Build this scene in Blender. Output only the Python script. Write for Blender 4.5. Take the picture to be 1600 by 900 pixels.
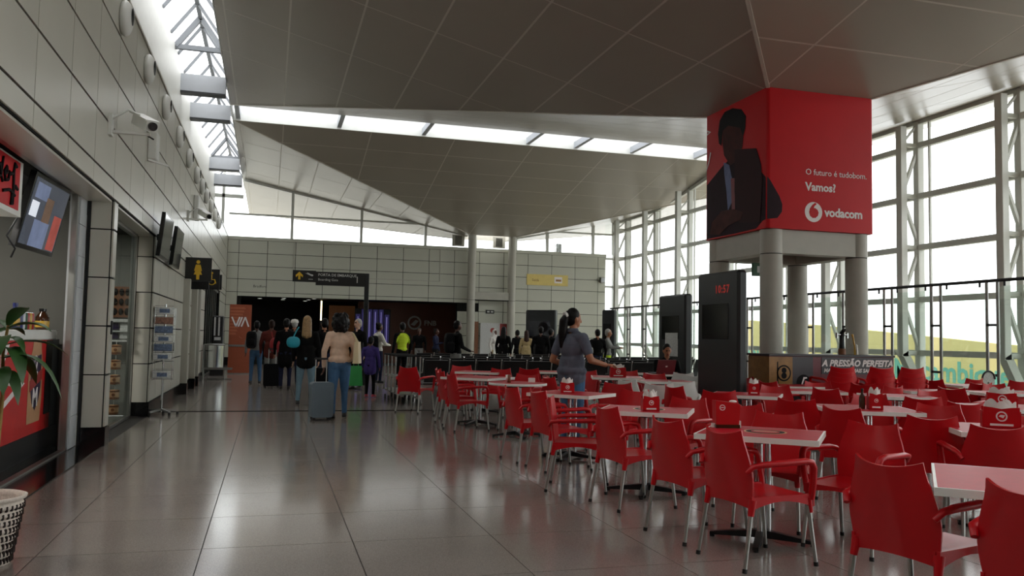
import bpy, bmesh, math, random
from mathutils import Vector, Matrix, Euler
for o in list(bpy.data.objects): bpy.data.objects.remove(o)
scene = bpy.context.scene
COL = scene.collection
RNG = random.Random(7)
PI = math.pi
# ------------------------------------------------------------------ camera
cam_d = bpy.data.cameras.new('camera'); cam = bpy.data.objects.new('camera', cam_d); COL.objects.link(cam)
cam_d.sensor_width = 36.0; cam_d.lens = 36.0 * 1306.2 / 1600.0; cam_d.clip_start = 0.05; cam_d.clip_end = 600
yaw, pitch, roll = math.radians(16.11), math.radians(3.44), math.radians(1.11)
Fw = Vector((math.sin(yaw) * math.cos(pitch), math.cos(yaw) * math.cos(pitch), math.sin(pitch)))
R0 = Vector((math.cos(yaw), -math.sin(yaw), 0)); U0 = R0.cross(Fw)
Rt = R0 * math.cos(roll) + U0 * math.sin(roll); Up = -R0 * math.sin(roll) + U0 * math.cos(roll)
cam.matrix_world = Matrix(((Rt.x, Up.x, -Fw.x, 0), (Rt.y, Up.y, -Fw.y, 0), (Rt.z, Up.z, -Fw.z, 1.4), (0, 0, 0, 1)))
scene.camera = cam
# ------------------------------------------------------------------ overcast sky
world = bpy.data.worlds.new('overcast_sky'); scene.world = world; world.use_nodes = True
wn = world.node_tree; wn.nodes.clear()
wo = wn.nodes.new('ShaderNodeOutputWorld'); wb = wn.nodes.new('ShaderNodeBackground')
wt = wn.nodes.new('ShaderNodeTexCoord'); wx = wn.nodes.new('ShaderNodeSeparateXYZ'); wr = wn.nodes.new('ShaderNodeValToRGB')
wr.color_ramp.elements[0].position = 0.0; wr.color_ramp.elements[0].color = (0.97, 0.98, 1.0, 1)
wr.color_ramp.elements[1].position = 0.7; wr.color_ramp.elements[1].color = (1.0, 0.985, 0.96, 1)
wn.links.new(wt.outputs['Generated'], wx.inputs[0]); wn.links.new(wx.outputs['Z'], wr.inputs[0])
wn.links.new(wr.outputs[0], wb.inputs['Color']); wb.inputs['Strength'].default_value = 3.5
wn.links.new(wb.outputs[0], wo.inputs[0])
scene.view_settings.view_transform = 'Standard'; scene.view_settings.look = 'None'
scene.view_settings.gamma = 1.0; scene.view_settings.use_curve_mapping = False
scene.view_settings.exposure = 0.0
# ------------------------------------------------------------------ helpers
def S(r, g, b):
    f = lambda c: (c / 255 / 12.92) if c / 255 <= 0.04045 else ((c / 255 + 0.055) / 1.055) ** 2.4
    return (f(r), f(g), f(b))
MATS = {}
def mat(name, col, rough=0.5, metal=0.0, var=0.06, scale=6.0, bump=0.0, spec=0.5, emit=None, es=1.0, coat=0.0, fine=None, trans=0.0):
    m = bpy.data.materials.new(name); m.use_nodes = True; nt = m.node_tree
    b = nt.nodes['Principled BSDF']
    b.inputs['Roughness'].default_value = rough; b.inputs['Metallic'].default_value = metal
    b.inputs['Specular IOR Level'].default_value = spec; b.inputs['Coat Weight'].default_value = coat
    b.inputs['Coat Roughness'].default_value = 0.08
    tc = nt.nodes.new('ShaderNodeTexCoord'); nz = nt.nodes.new('ShaderNodeTexNoise')
    nz.inputs['Scale'].default_value = scale; nz.inputs['Detail'].default_value = 3
    nt.links.new(tc.outputs['Object'], nz.inputs['Vector'])
    rp = nt.nodes.new('ShaderNodeValToRGB')
    a = [max(0, c * (1 - var)) for c in col]; c2 = [min(1, c * (1 + var)) for c in col]
    rp.color_ramp.elements[0].position = 0.3; rp.color_ramp.elements[0].color = (*a, 1)
    rp.color_ramp.elements[1].position = 0.7; rp.color_ramp.elements[1].color = (*c2, 1)
    nt.links.new(nz.outputs['Fac'], rp.inputs[0])
    out = rp.outputs[0]
    if fine:
        n2 = nt.nodes.new('ShaderNodeTexNoise'); n2.inputs['Scale'].default_value = fine[0]; n2.inputs['Detail'].default_value = 2
        nt.links.new(tc.outputs['Object'], n2.inputs['Vector'])
        r2 = nt.nodes.new('ShaderNodeValToRGB'); r2.color_ramp.elements[0].position = 0.35; r2.color_ramp.elements[1].position = 0.65
        r2.color_ramp.elements[0].color = (1 - fine[1],) * 3 + (1,); r2.color_ramp.elements[1].color = (1, 1, 1, 1)
        mx = nt.nodes.new('ShaderNodeMix'); mx.data_type = 'RGBA'; mx.blend_type = 'MULTIPLY'; mx.inputs[0].default_value = 1
        nt.links.new(n2.outputs['Fac'], r2.inputs[0]); nt.links.new(out, mx.inputs[6]); nt.links.new(r2.outputs[0], mx.inputs[7]); out = mx.outputs[2]
    nt.links.new(out, b.inputs['Base Color'])
    if bump:
        bp = nt.nodes.new('ShaderNodeBump'); bp.inputs['Strength'].default_value = bump; bp.inputs['Distance'].default_value = 0.01
        nt.links.new(nz.outputs['Fac'], bp.inputs['Height']); nt.links.new(bp.outputs[0], b.inputs['Normal'])
    if emit:
        b.inputs['Emission Color'].default_value = (*emit, 1); b.inputs['Emission Strength'].default_value = es
    if trans: b.inputs['Transmission Weight'].default_value = trans
    MATS[name] = m
    return m
def glass(name, tint=(0.95, 0.98, 0.97), refl=0.09, rough=0.02):
    m = bpy.data.materials.new(name); m.use_nodes = True; nt = m.node_tree; nt.nodes.clear()
    o = nt.nodes.new('ShaderNodeOutputMaterial'); mx = nt.nodes.new('ShaderNodeMixShader')
    t = nt.nodes.new('ShaderNodeBsdfTransparent'); g = nt.nodes.new('ShaderNodeBsdfGlossy')
    t.inputs[0].default_value = (*tint, 1); g.inputs['Roughness'].default_value = rough
    nz = nt.nodes.new('ShaderNodeTexNoise'); nz.inputs['Scale'].default_value = 0.8
    mr = nt.nodes.new('ShaderNodeMapRange'); mr.inputs['To Min'].default_value = refl * 0.85; mr.inputs['To Max'].default_value = refl * 1.15
    nt.links.new(nz.outputs['Fac'], mr.inputs['Value']); nt.links.new(mr.outputs[0], mx.inputs[0])
    nt.links.new(t.outputs[0], mx.inputs[1]); nt.links.new(g.outputs[0], mx.inputs[2]); nt.links.new(mx.outputs[0], o.inputs[0])
    MATS[name] = m
    return m
mat('panel_left', S(199, 197, 185), 0.3, var=0.03, scale=0.7)
mat('panel_back', S(190, 191, 177), 0.4, var=0.03, scale=0.7)
mat('joint', S(24, 24, 22), 0.8, spec=0.2)
mat('black_stone', S(20, 20, 21), 0.12, var=0.2, scale=30)
mat('floor_tile', S(152, 143, 136), 0.14, var=0.05, scale=1.3, spec=0.55, fine=(150, 0.34))
mat('slot_dark', S(10, 10, 10), 1.0, spec=0.0)
mat('grout', S(48, 44, 42), 0.6)
mat('ceil_panel', S(163, 155, 143), 0.3, var=0.04, scale=0.5, spec=0.5)
mat('ceil_seam', S(205, 200, 190), 0.5, var=0.03)
mat('white_paint', S(226, 227, 222), 0.45, var=0.03)
mat('steel_white', S(205, 207, 200), 0.38, var=0.03, scale=3)
mat('beam_grey', S(176, 180, 186), 0.5, var=0.03)
mat('rafter_grey', S(112, 116, 120), 0.5, var=0.03)
mat('concrete', S(176, 174, 163), 0.5, var=0.04, scale=4)
mat('red_plastic', S(188, 10, 22), 0.34, var=0.05, scale=5, spec=0.38)
mat('white_plastic', S(226, 225, 221), 0.4, var=0.03)
mat('aluminium', S(176, 176, 172), 0.3, 0.85, var=0.05)
mat('chrome', S(205, 207, 208), 0.15, 0.95, var=0.04)
mat('steel', S(150, 150, 148), 0.32, 0.85, var=0.06)
mat('black_rubber', S(18, 18, 18), 0.6)
mat('black_metal', S(26, 27, 29), 0.4, 0.2)
mat('table_red', S(190, 30, 44), 0.42, var=0.06, scale=20, spec=0.12)
mat('table_edge', S(242, 240, 234), 0.35, var=0.03)
mat('tissue', S(238, 236, 230), 0.8, var=0.03)
mat('banner_red', S(196, 10, 22), 0.5, var=0.05, scale=1.5, spec=0.25)
mat('print_white', S(235, 228, 226), 0.5, var=0.02)
mat('print_black', S(14, 10, 12), 0.6, spec=0.15)
mat('print_suit', S(38, 16, 26), 0.6, var=0.2, scale=3, spec=0.15)
mat('print_brown', S(72, 34, 32), 0.6, var=0.25, scale=6, spec=0.15)
mat('print_board', S(50, 22, 26), 0.6, var=0.05, spec=0.15)
mat('print_blue', S(120, 128, 165), 0.6, var=0.15, scale=8, spec=0.15)
mat('print_tie', S(120, 30, 40), 0.5)
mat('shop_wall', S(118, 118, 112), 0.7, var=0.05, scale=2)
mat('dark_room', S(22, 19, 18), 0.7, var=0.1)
mat('tv_black', S(12, 12, 13), 0.25)
mat('tv_screen', S(46, 48, 54), 0.1, var=0.25, scale=9)
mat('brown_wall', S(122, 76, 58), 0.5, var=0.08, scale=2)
mat('via_orange', S(150, 74, 46), 0.45, var=0.06)
mat('via_light', S(176, 98, 66), 0.45, var=0.04)
mat('kiosk_black', S(22, 25, 28), 0.4, var=0.08)
mat('kiosk_screen', S(8, 9, 10), 0.12)
mat('led_red', S(190, 40, 30), 0.5, emit=(1, 0.08, 0.06), es=0.12)
mat('seat_black', S(22, 22, 23), 0.4, var=0.1)
mat('sign_black', S(20, 20, 20), 0.35)
mat('sign_yellow', S(225, 180, 40), 0.5)
mat('sign_white', S(200, 200, 196), 0.5)
mat('pale_yellow', S(222, 200, 118), 0.5, var=0.04)
mat('exit_green', S(30, 80, 50), 0.5)
mat('yellow_wall', S(248, 234, 168), 0.8, var=0.03, scale=0.4)
mat('teal_paint', S(128, 205, 190), 0.8, var=0.03)
mat('apron', S(170, 168, 160), 0.9, var=0.06, scale=0.3)
mat('far_green', S(150, 165, 150), 0.9, var=0.1)
mat('wicker', S(218, 208, 196), 0.8, var=0.12, scale=60, bump=0.4)
mat('wicker_dark', S(40, 28, 24), 0.8)
mat('soil', S(50, 38, 30), 0.9, var=0.3, scale=40)
mat('leaf', S(52, 88, 40), 0.4, var=0.25, scale=7)
mat('stem', S(150, 120, 60), 0.7, var=0.2, scale=20)
mat('ad_red', S(200, 36, 36), 0.4, var=0.08, scale=3)
mat('bottle_tan', S(196, 150, 110), 0.4, var=0.08, scale=6)
mat('shield_navy', S(44, 32, 62), 0.4)
mat('shield_red', S(160, 50, 44), 0.4)
mat('tile_white', S(206, 210, 214), 0.25, var=0.03)
mat('can_red', S(170, 50, 48), 0.3); mat('can_blue', S(46, 52, 110), 0.3); mat('can_yellow', S(200, 160, 60), 0.3)
mat('wood', S(120, 72, 40), 0.5, var=0.2, scale=12)
mat('brown_glass', S(60, 34, 18), 0.12)
mat('card_blue', S(92, 106, 132), 0.4, var=0.4, scale=30); mat('card_pale', S(200, 200, 198), 0.4, var=0.2, scale=30); mat('card_rust', S(138, 100, 86), 0.4, var=0.4, scale=30)
mat('scr_base', S(70, 78, 92), 0.15, var=0.35, scale=3, emit=(0.10, 0.11, 0.14), es=0.35)
mat('scr_blue', S(110, 124, 160), 0.2, var=0.3, scale=5, emit=(0.22, 0.27, 0.42), es=0.35)
mat('scr_red', S(190, 80, 70), 0.2, var=0.3, scale=5, emit=(0.5, 0.10, 0.08), es=0.3)
mat('scr_brown', S(120, 92, 76), 0.2, var=0.3, scale=5, emit=(0.2, 0.13, 0.09), es=0.3)
mat('scr_white', S(220, 225, 235), 0.2, emit=(0.8, 0.85, 0.95), es=0.6)
mat('purple_light', S(60, 50, 130), 0.4, emit=(0.12, 0.10, 0.38), es=0.10)
mat('violet_line', S(120, 110, 200), 0.4, emit=(0.45, 0.4, 0.9), es=0.6)
mat('lamp_warm', S(255, 225, 170), 0.4, emit=(1, 0.8, 0.45), es=5.0)
mat('lamp_cool', S(250, 250, 245), 0.4, emit=(1, 0.97, 0.9), es=3.0)
mat('wood_orange_glow', S(120, 66, 34), 0.5, emit=(0.5, 0.2, 0.06), es=0.03)  # weak emission stands in for the orange glow on the wood wall
mat('skin_dark', S(92, 58, 44), 0.5); mat('skin_mid', S(168, 112, 82), 0.5); mat('skin_light', S(214, 168, 142), 0.5)
mat('hair_black', S(13, 10, 10), 0.5, var=0.3, scale=40, spec=0.2); mat('hair_blonde', S(150, 118, 78), 0.45, var=0.3, scale=40)
mat('hair_grey', S(170, 168, 164), 0.5, var=0.2, scale=40); mat('hair_brown', S(48, 30, 24), 0.5, var=0.3, scale=40, spec=0.2)
mat('lips', S(140, 70, 66), 0.5); mat('eye_dark', S(20, 16, 15), 0.2)
def cloth(n, c): return mat(n, c, 0.9, var=0.1, scale=14, bump=0.25, spec=0.15)
cloth('c_beige', S(222, 190, 166)); cloth('c_denim', S(72, 104, 138)); cloth('c_denim_pale', S(112, 138, 152)); cloth('c_black', S(15, 14, 15))
cloth('c_grey', S(140, 140, 138)); cloth('c_polo', S(92, 96, 108)); cloth('c_maroon', S(92, 42, 36)); cloth('c_purple', S(70, 58, 118))
cloth('c_white', S(222, 218, 212)); cloth('c_hivis', S(196, 220, 60)); cloth('c_navy', S(34, 38, 60)); cloth('c_khaki', S(170, 150, 110)); cloth('c_greypants', S(130, 130, 128))
mat('shoe_black', S(24, 22, 22), 0.5); mat('shoe_pink', S(190, 60, 80), 0.5); mat('shoe_white', S(225, 225, 222), 0.5); mat('shoe_sole', S(230, 228, 222), 0.6)
mat('bag_cream', S(216, 196, 158), 0.55); mat('bag_teal', S(30, 150, 170), 0.5); mat('bag_green', S(40, 150, 70), 0.5); mat('bag_red', S(150, 28, 34), 0.6); mat('bag_black', S(15, 15, 17), 0.8, spec=0.2)
mat('case_grey', S(98, 112, 122), 0.45, var=0.04)
mat('counter_dark', S(52, 46, 52), 0.4); mat('counter_maroon', S(104, 26, 40), 0.4); mat('counter_ochre', S(150, 108, 48), 0.4, var=0.2, scale=8)
mat('laptop_red', S(128, 58, 64), 0.4, 0.3)
glass('glass_clear', (0.96, 0.99, 0.98), 0.07)
glass('glass_screen', (0.92, 0.97, 0.945), 0.10)
glass('glass_teal', (0.30, 0.46, 0.42), 0.16)
glass('glass_shop', (0.86, 0.90, 0.89), 0.07)
glass('glass_roof', (0.97, 0.98, 1.0), 0.05)

class MB:
    """collects simple shapes, built as ONE mesh object"""
    def __init__(s): s.v = []; s.f = []; s.m = []; s.sm = []; s.mats = []; s.cur = 0
    def use(s, name):
        if name not in s.mats: s.mats.append(name)
        s.cur = s.mats.index(name); return s
    def add(s, vs, fs, smooth=False):
        b = len(s.v); s.v += [tuple(v) for v in vs]
        for f in fs: s.f.append([b + i for i in f]); s.m.append(s.cur); s.sm.append(smooth)
        return s
    def box(s, x0, x1, y0, y1, z0, z1):
        vs = [(x, y, z) for z in (z0, z1) for y in (y0, y1) for x in (x0, x1)]
        return s.add(vs, [(0, 2, 3, 1), (4, 5, 7, 6), (0, 1, 5, 4), (2, 6, 7, 3), (0, 4, 6, 2), (1, 3, 7, 5)])
    def bbox(s, x0, x1, y0, y1, z0, z1, b=0.01):
        """box with chamfered edges"""
        vs = []; 
        for z in (z0, z1):
            zi = z + b if z == z0 else z - b
            for (x, y, sx, sy) in ((x0, y0, 1, 1), (x1, y0, -1, 1), (x1, y1, -1, -1), (x0, y1, 1, -1)):
                vs += [(x + sx * b, y + sy * b, z), (x, y + sy * b, zi), (x + sx * b, y, zi)]
        fs = [(0, 9, 6, 3), (12, 15, 18, 21)]
        for k in range(4):
            a, c = 3 * k, 3 * ((k + 1) % 4); A, Cc = a + 12, c + 12
            # side face between corner k and k+1
            pa = a + 2 if k % 2 == 0 else a + 1; pc = c + 2 if k % 2 == 0 else c + 1
            fs.append((pa, pc, pc + 12, pa + 12)); fs.append((a, c, pc, pa)); fs.append((A, pa + 12, pc + 12, Cc))
            o1 = a + 1 if k % 2 == 0 else a + 2
            fs.append((a, pa, o1)); fs.append((A, o1 + 12, pa + 12)); fs.append((pa, pa + 12, o1 + 12, o1))
        return s.add(vs, fs)
    def obox(s, c, ax, ay, az, hx, hy, hz):
        c = Vector(c); ax, ay, az = Vector(ax).normalized(), Vector(ay).normalized(), Vector(az).normalized()
        vs = [c + ax * (i * hx) + ay * (j * hy) + az * (k * hz) for k in (-1, 1) for j in (-1, 1) for i in (-1, 1)]
        return s.add(vs, [(0, 2, 3, 1), (4, 5, 7, 6), (0, 1, 5, 4), (2, 6, 7, 3), (0, 4, 6, 2), (1, 3, 7, 5)])
    def bar(s, p0, p1, w, h, up=(0, 0, 1)):
        p0, p1 = Vector(p0), Vector(p1); d = (p1 - p0); L = d.length; d.normalize(); up = Vector(up)
        if abs(d.dot(up)) > 0.95: up = Vector((1, 0, 0))
        sd = d.cross(up).normalized(); u = sd.cross(d)
        return s.obox((p0 + p1) / 2, d, sd, u, L / 2, w / 2, h / 2)
    def cyl(s, p0, p1, r0, r1=None, n=12, cap=True, smooth=True):
        r1 = r0 if r1 is None else r1
        p0, p1 = Vector(p0), Vector(p1); d = (p1 - p0).normalized()
        a = d.cross(Vector((0, 0, 1)) if abs(d.z) < 0.9 else Vector((1, 0, 0))).normalized(); b = d.cross(a)
        vs = []
        for p, r in ((p0, r0), (p1, r1)):
            for i in range(n):
                t = 2 * PI * i / n; vs.append(p + a * (r * math.cos(t)) + b * (r * math.sin(t)))
        s.add(vs, [(i, (i + 1) % n, n + (i + 1) % n, n + i) for i in range(n)], smooth)
        if cap:
            s.add(vs[:n], [tuple(range(n))[::-1]]); s.add(vs[n:], [tuple(range(n))])
        return s
    def tube(s, pts, r, n=8, cap=True, sy=1.0):
        pts = [Vector(p) for p in pts]; rs = r if isinstance(r, (list, tuple)) else [r] * len(pts)
        rings = []; prev = None
        for i, p in enumerate(pts):
            d = (pts[min(i + 1, len(pts) - 1)] - pts[max(i - 1, 0)]).normalized()
            if prev is None:
                a = d.cross(Vector((0, 0, 1)) if abs(d.z) < 0.9 else Vector((0, 1, 0))).normalized()
            else:
                a = (prev - d * prev.dot(d)).normalized()
            prev = a; b = d.cross(a)
            rings.append([p + a * (rs[i] * math.cos(2 * PI * k / n)) + b * (rs[i] * sy * math.sin(2 * PI * k / n)) for k in range(n)])
        vs = [v for rg in rings for v in rg]
        fs = [(i * n + k, i * n + (k + 1) % n, (i + 1) * n + (k + 1) % n, (i + 1) * n + k) for i in range(len(pts) - 1) for k in range(n)]
        s.add(vs, fs, True)
        if cap: s.add(rings[0], [tuple(range(n))[::-1]]); s.add(rings[-1], [tuple(range(n))])
        return s
    def lathe(s, prof, c=(0, 0, 0), n=20, a0=0.0, a1=2 * PI, smooth=True):
        full = abs(a1 - a0 - 2 * PI) < 1e-6; m = n if full else n + 1
        vs = [(c[0] + r * math.cos(a0 + (a1 - a0) * i / n), c[1] + r * math.sin(a0 + (a1 - a0) * i / n), c[2] + z) for r, z in prof for i in range(m)]
        fs = [(j * m + i, j * m + (i + 1) % m, (j + 1) * m + (i + 1) % m, (j + 1) * m + i) for j in range(len(prof) - 1) for i in range(n)]
        return s.add(vs, fs, smooth)
    def ell(s, c, r, n=14, m=8, rot=None):
        M = rot if rot else Matrix.Identity(3); vs = []
        for j in range(m + 1):
            ph = -PI / 2 + PI * j / m
            for i in range(n):
                t = 2 * PI * i / n
                vs.append(Vector(c) + M @ Vector((r[0] * math.cos(ph) * math.cos(t), r[1] * math.cos(ph) * math.sin(t), r[2] * math.sin(ph))))
        return s.add(vs, [(j * n + i, j * n + (i + 1) % n, (j + 1) * n + (i + 1) % n, (j + 1) * n + i) for j in range(m) for i in range(n)], True)
    def prism(s, poly, o, u, v, w):
        """polygon (2D list) in plane o+u*a+v*b, extruded by vector w"""
        o, u, v, w = Vector(o), Vector(u), Vector(v), Vector(w); n = len(poly)
        p = [o + u * a + v * b for a, b in poly]; q = [x + w for x in p]
        s.add(p + q, [tuple(range(n))[::-1], tuple(range(n, 2 * n))] + [(i, (i + 1) % n, n + (i + 1) % n, n + i) for i in range(n)])
        return s
    def grid(s, fn, nu, nv, smooth=True, flip=False):
        vs = [fn(i / nu, j / nv) for j in range(nv + 1) for i in range(nu + 1)]; w = nu + 1
        fs = [(j * w + i, j * w + i + 1, (j + 1) * w + i + 1, (j + 1) * w + i) for j in range(nv) for i in range(nu)]
        if flip: fs = [f[::-1] for f in fs]
        return s.add(vs, fs, smooth)
    def shell(s, fn, nu, nv, th):
        """surface fn(u,v)->(point, normal) given thickness th along normal; closed rim"""
        A = [[fn(i / nu, j / nv) for i in range(nu + 1)] for j in range(nv + 1)]
        top = [Vector(p) for row in A for p, n in row]; bot = [Vector(p) - Vector(n) * th for row in A for p, n in row]
        w = nu + 1; N = len(top)
        q = [(j * w + i, j * w + i + 1, (j + 1) * w + i + 1, (j + 1) * w + i) for j in range(nv) for i in range(nu)]
        s.add(top + bot, q + [tuple(N + k for k in f[::-1]) for f in q], True)
        rim = [i for i in range(w)] + [j * w + nu for j in range(1, nv + 1)] + [nv * w + i for i in range(nu - 1, -1, -1)] + [j * w for j in range(nv - 1, 0, -1)]
        vs = [top[i] for i in rim] + [bot[i] for i in rim]; k = len(rim)
        s.add(vs, [(i, k + i, k + (i + 1) % k, (i + 1) % k) for i in range(k)])
        return s
    def mesh(s, name):
        me = bpy.data.meshes.new(name); me.from_pydata(s.v, [], s.f)
        for n in s.mats: me.materials.append(MATS[n])
        me.polygons.foreach_set('material_index', s.m); me.polygons.foreach_set('use_smooth', s.sm)
        me.update(); return me
    def build(s, name, parent=None, loc=None, rz=None):
        return link(name, s.mesh(name), parent, loc, rz)
def link(name, me, parent=None, loc=None, rz=None):
    o = bpy.data.objects.new(name, me); COL.objects.link(o)
    if parent: o.parent = parent
    if loc: o.location = loc
    if rz: o.rotation_euler = (0, 0, rz)
    return o
def empty(name, loc=(0, 0, 0), rz=0.0, parent=None):
    o = bpy.data.objects.new(name, None); COL.objects.link(o); o.location = loc; o.rotation_euler = (0, 0, rz)
    if parent: o.parent = parent
    o.empty_display_size = 0.1
    return o
def tag(o, label, cat, group=None):
    o['label'] = label; o['category'] = cat
    if group: o['group'] = group
    return o
def struct(o, label=None):
    o['kind'] = 'structure'
    if label: o['label'] = label
    return o
def copy_tree(o, parent=None):
    c = o.copy(); COL.objects.link(c); c.parent = parent
    for ch in list(o.children): copy_tree(ch, c)
    return c
TEXTS = []
def text(body, size, matname, parent, M, name='lettering', ext=0.002, shear=0.0, bold=0.0, align='LEFT', space=1.0):
    """flat lettering; M places the text plane (x along line, y up) in the parent's space"""
    cu = bpy.data.curves.new(name, 'FONT'); cu.body = body; cu.size = size; cu.extrude = ext; cu.shear = shear; cu.offset = bold
    cu.align_x = align; cu.space_character = space; cu.resolution_u = 2
    o = bpy.data.objects.new(name + '_src', cu); COL.objects.link(o)
    TEXTS.append((o, name, matname, parent, M)); return o
def frame(o, x, y):
    """matrix with origin o, x axis along line, y axis up"""
    x, y = Vector(x).normalized(), Vector(y).normalized(); z = x.cross(y)
    return Matrix(((x.x, y.x, z.x, o[0]), (x.y, y.y, z.y, o[1]), (x.z, y.z, z.z, o[2]), (0, 0, 0, 1)))
def flat(poly, matname, o, u, v, th=0.003):
    u, v = Vector(u), Vector(v); return MB().use(matname).prism(poly, o, u, v, u.cross(v).normalized() * th)
def circ(r, n=24, cx=0, cy=0, a0=0, a1=2 * PI):
    return [(cx + r * math.cos(a0 + (a1 - a0) * i / n), cy + r * math.sin(a0 + (a1 - a0) * i / n)) for i in range(n)]
def clip(poly, x0, x1, y0, y1):
    def cut(p, ins, inter):
        out = []
        for i in range(len(p)):
            a, b = p[i - 1], p[i]
            if ins(b):
                if not ins(a): out.append(inter(a, b))
                out.append(b)
            elif ins(a): out.append(inter(a, b))
        return out
    def ix(c): return lambda a, b: (c, a[1] + (b[1] - a[1]) * (c - a[0]) / (b[0] - a[0]))
    def iy(c): return lambda a, b: (a[0] + (b[0] - a[0]) * (c - a[1]) / (b[1] - a[1]), c)
    for ins, it in ((lambda p: p[0] >= x0, ix(x0)), (lambda p: p[0] <= x1, ix(x1)), (lambda p: p[1] >= y0, iy(y0)), (lambda p: p[1] <= y1, iy(y1))):
        if not poly: return []
        poly = cut(poly, ins, it)
    return poly
BOXC = {}
def boxpart(name, matname, parent, x0, x1, y0, y1, z0, z1):
    """a box piece whose mesh is shared between equal pieces"""
    k = (name, matname, round(x1 - x0, 3), round(y1 - y0, 3), round(z1 - z0, 3))
    if k not in BOXC: BOXC[k] = MB().use(matname).box(-k[2] / 2, k[2] / 2, -k[3] / 2, k[3] / 2, -k[4] / 2, k[4] / 2).mesh(name)
    return link(name, BOXC[k], parent, ((x0 + x1) / 2, (y0 + y1) / 2, (z0 + z1) / 2))
# ================================================================== STRUCTURE
XL, XR, YB, ZT = -1.883, 16.45, 38.5, 5.65
# ---- floor with polished stone tiles
floor = struct(MB().use('grout').box(-2.2, 16.6, -10, 47.2, -0.06, -0.004).build('floor'), 'polished grey-brown stone tile floor with thin dark joints')
TX0, TY0, TS, GAP = -0.37, 4.87, 0.965, 0.007
cells = []
for i in range(-2, 18):
    for j in range(-16, 36):
        x0, x1 = TX0 + i * TS, TX0 + (i + 1) * TS; y0, y1 = TY0 + j * TS, TY0 + (j + 1) * TS
        x0, x1 = max(x0, XL), min(x1, 16.4)
        if x1 - x0 < 0.05: continue
        if y0 < 15.80 < y1: pass
        vis = y1 > 2.5 and -0.60 * y1 - 0.3 < x0 and x1 < 1.05 * y1 + 0.5
        cells.append((not vis, (x0 + x1) ** 2 / 4 + (y0 + y1) ** 2 / 4, x0, x1, y0, y1))
cells.sort()
for q in cells[:300]:
    boxpart('tile', 'floor_tile', floor, q[2] + GAP / 2, q[3] - GAP / 2, q[4] + GAP / 2, q[5] - GAP / 2, -0.03, 0.0)
rest = MB().use('floor_tile')
for q in cells[300:]: rest.box(q[2] + GAP / 2, q[3] - GAP / 2, q[4] + GAP / 2, q[5] - GAP / 2, -0.03, 0.0)
o = rest.build('tile_field', floor); o['kind'] = 'stuff'
MB().use('slot_dark').box(-1.85, 6.0, 15.78, 15.89, -0.002, 0.003).build('drain_strip', floor)['label'] = 'dark metal strip across the floor'

# ---- left wall: composite panels on dark backing
wl = MB().use('joint')
wl.box(-2.5, XL - 0.02, -10, YB, 3.0, ZT)
for a, b in ((-10, 3.0), (11.2, 11.45), (15.05, 20.3), (21.2, 22.3), (23.2, 26.6), (34.2, YB)): wl.box(-2.15 if a > 0 else -2.5, XL - 0.02, a, b, 0, 3.0)
wall_left = struct(wl.build('wall_left'), 'tall wall of off-white composite panels with dark joints')
PW, PH = 1.206, 0.593
zs = [0.22, 0.86, 1.453, 2.046, 2.639, 3.232, 3.825, 4.418, 5.011, 5.604]
openings = [(3.0, 11.2), (11.45, 15.05), (20.3, 21.2), (22.3, 23.2), (26.6, 34.2)]
g = 0.016
for k in range(-5, 26):
    y0, y1 = 7.45 + k * PW, 7.45 + (k + 1) * PW
    if y1 < 2.0 or y0 > YB - 0.1: continue
    y1 = min(y1, YB - 0.02)
    for z0, z1 in zip(zs[:-1], zs[1:]):
        segs = [(y0, y1)]
        if z0 < 3.0:
            for a, b in openings:
                new = []
                for s0, s1 in segs:
                    if b <= s0 or a >= s1: new.append((s0, s1)); continue
                    if a > s0: new.append((s0, a))
                    if b < s1: new.append((b, s1))
                segs = new
            parts = [(s0, s1, z0, min(z1, 3.0)) for s0, s1 in segs]
            if z1 > 3.0: parts.append((y0, y1, 3.005, z1))
        else: parts = [(y0, y1, z0, z1)]
        for s0, s1, a, b in parts:
            if s1 - s0 > 0.06: boxpart('panel', 'panel_left', wall_left, XL - 0.03, XL, s0 + g / 2, s1 - g / 2, a + g * 0.8, b - g * 0.8)
boxpart('coping', 'panel_left', wall_left, -2.5, XL + 0.015, -10, YB, ZT - 0.04, ZT)
# reveals of the two shop openings (soffit, jamb panels)
for (ya, yb) in ((3.0, 11.2), (11.45, 15.05)):
    boxpart('soffit', 'panel_left', wall_left, -2.2, XL - 0.035, ya, yb - 0.02, 2.975, 2.998)
for yj in (11.2, 15.05):
    for a, b in ((0.22, 0.86), (0.86, 1.453), (1.453, 2.046), (2.046, 2.639), (2.639, 3.0)):
        boxpart('jamb_panel', 'panel_left', wall_left, -2.14, XL - 0.032, yj - 0.012, yj, a + g / 2, b - g / 2)
# black skirting
sk = MB().use('black_stone')
for a, b in ((11.185, 11.46), (15.035, 20.3), (21.2, 22.3), (23.2, 26.6), (34.2, YB)): sk.box(-2.14, XL + 0.012, a, b, 0, 0.22)
struct(sk.build('baseboard_left'), 'black stone skirting along the panelled wall')
struct(MB().use('black_stone').box(-2.9, XL, 3.0, 11.19, 0.0, 0.012).build('trim_1'), 'black stone threshold of the snack shop')
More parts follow.
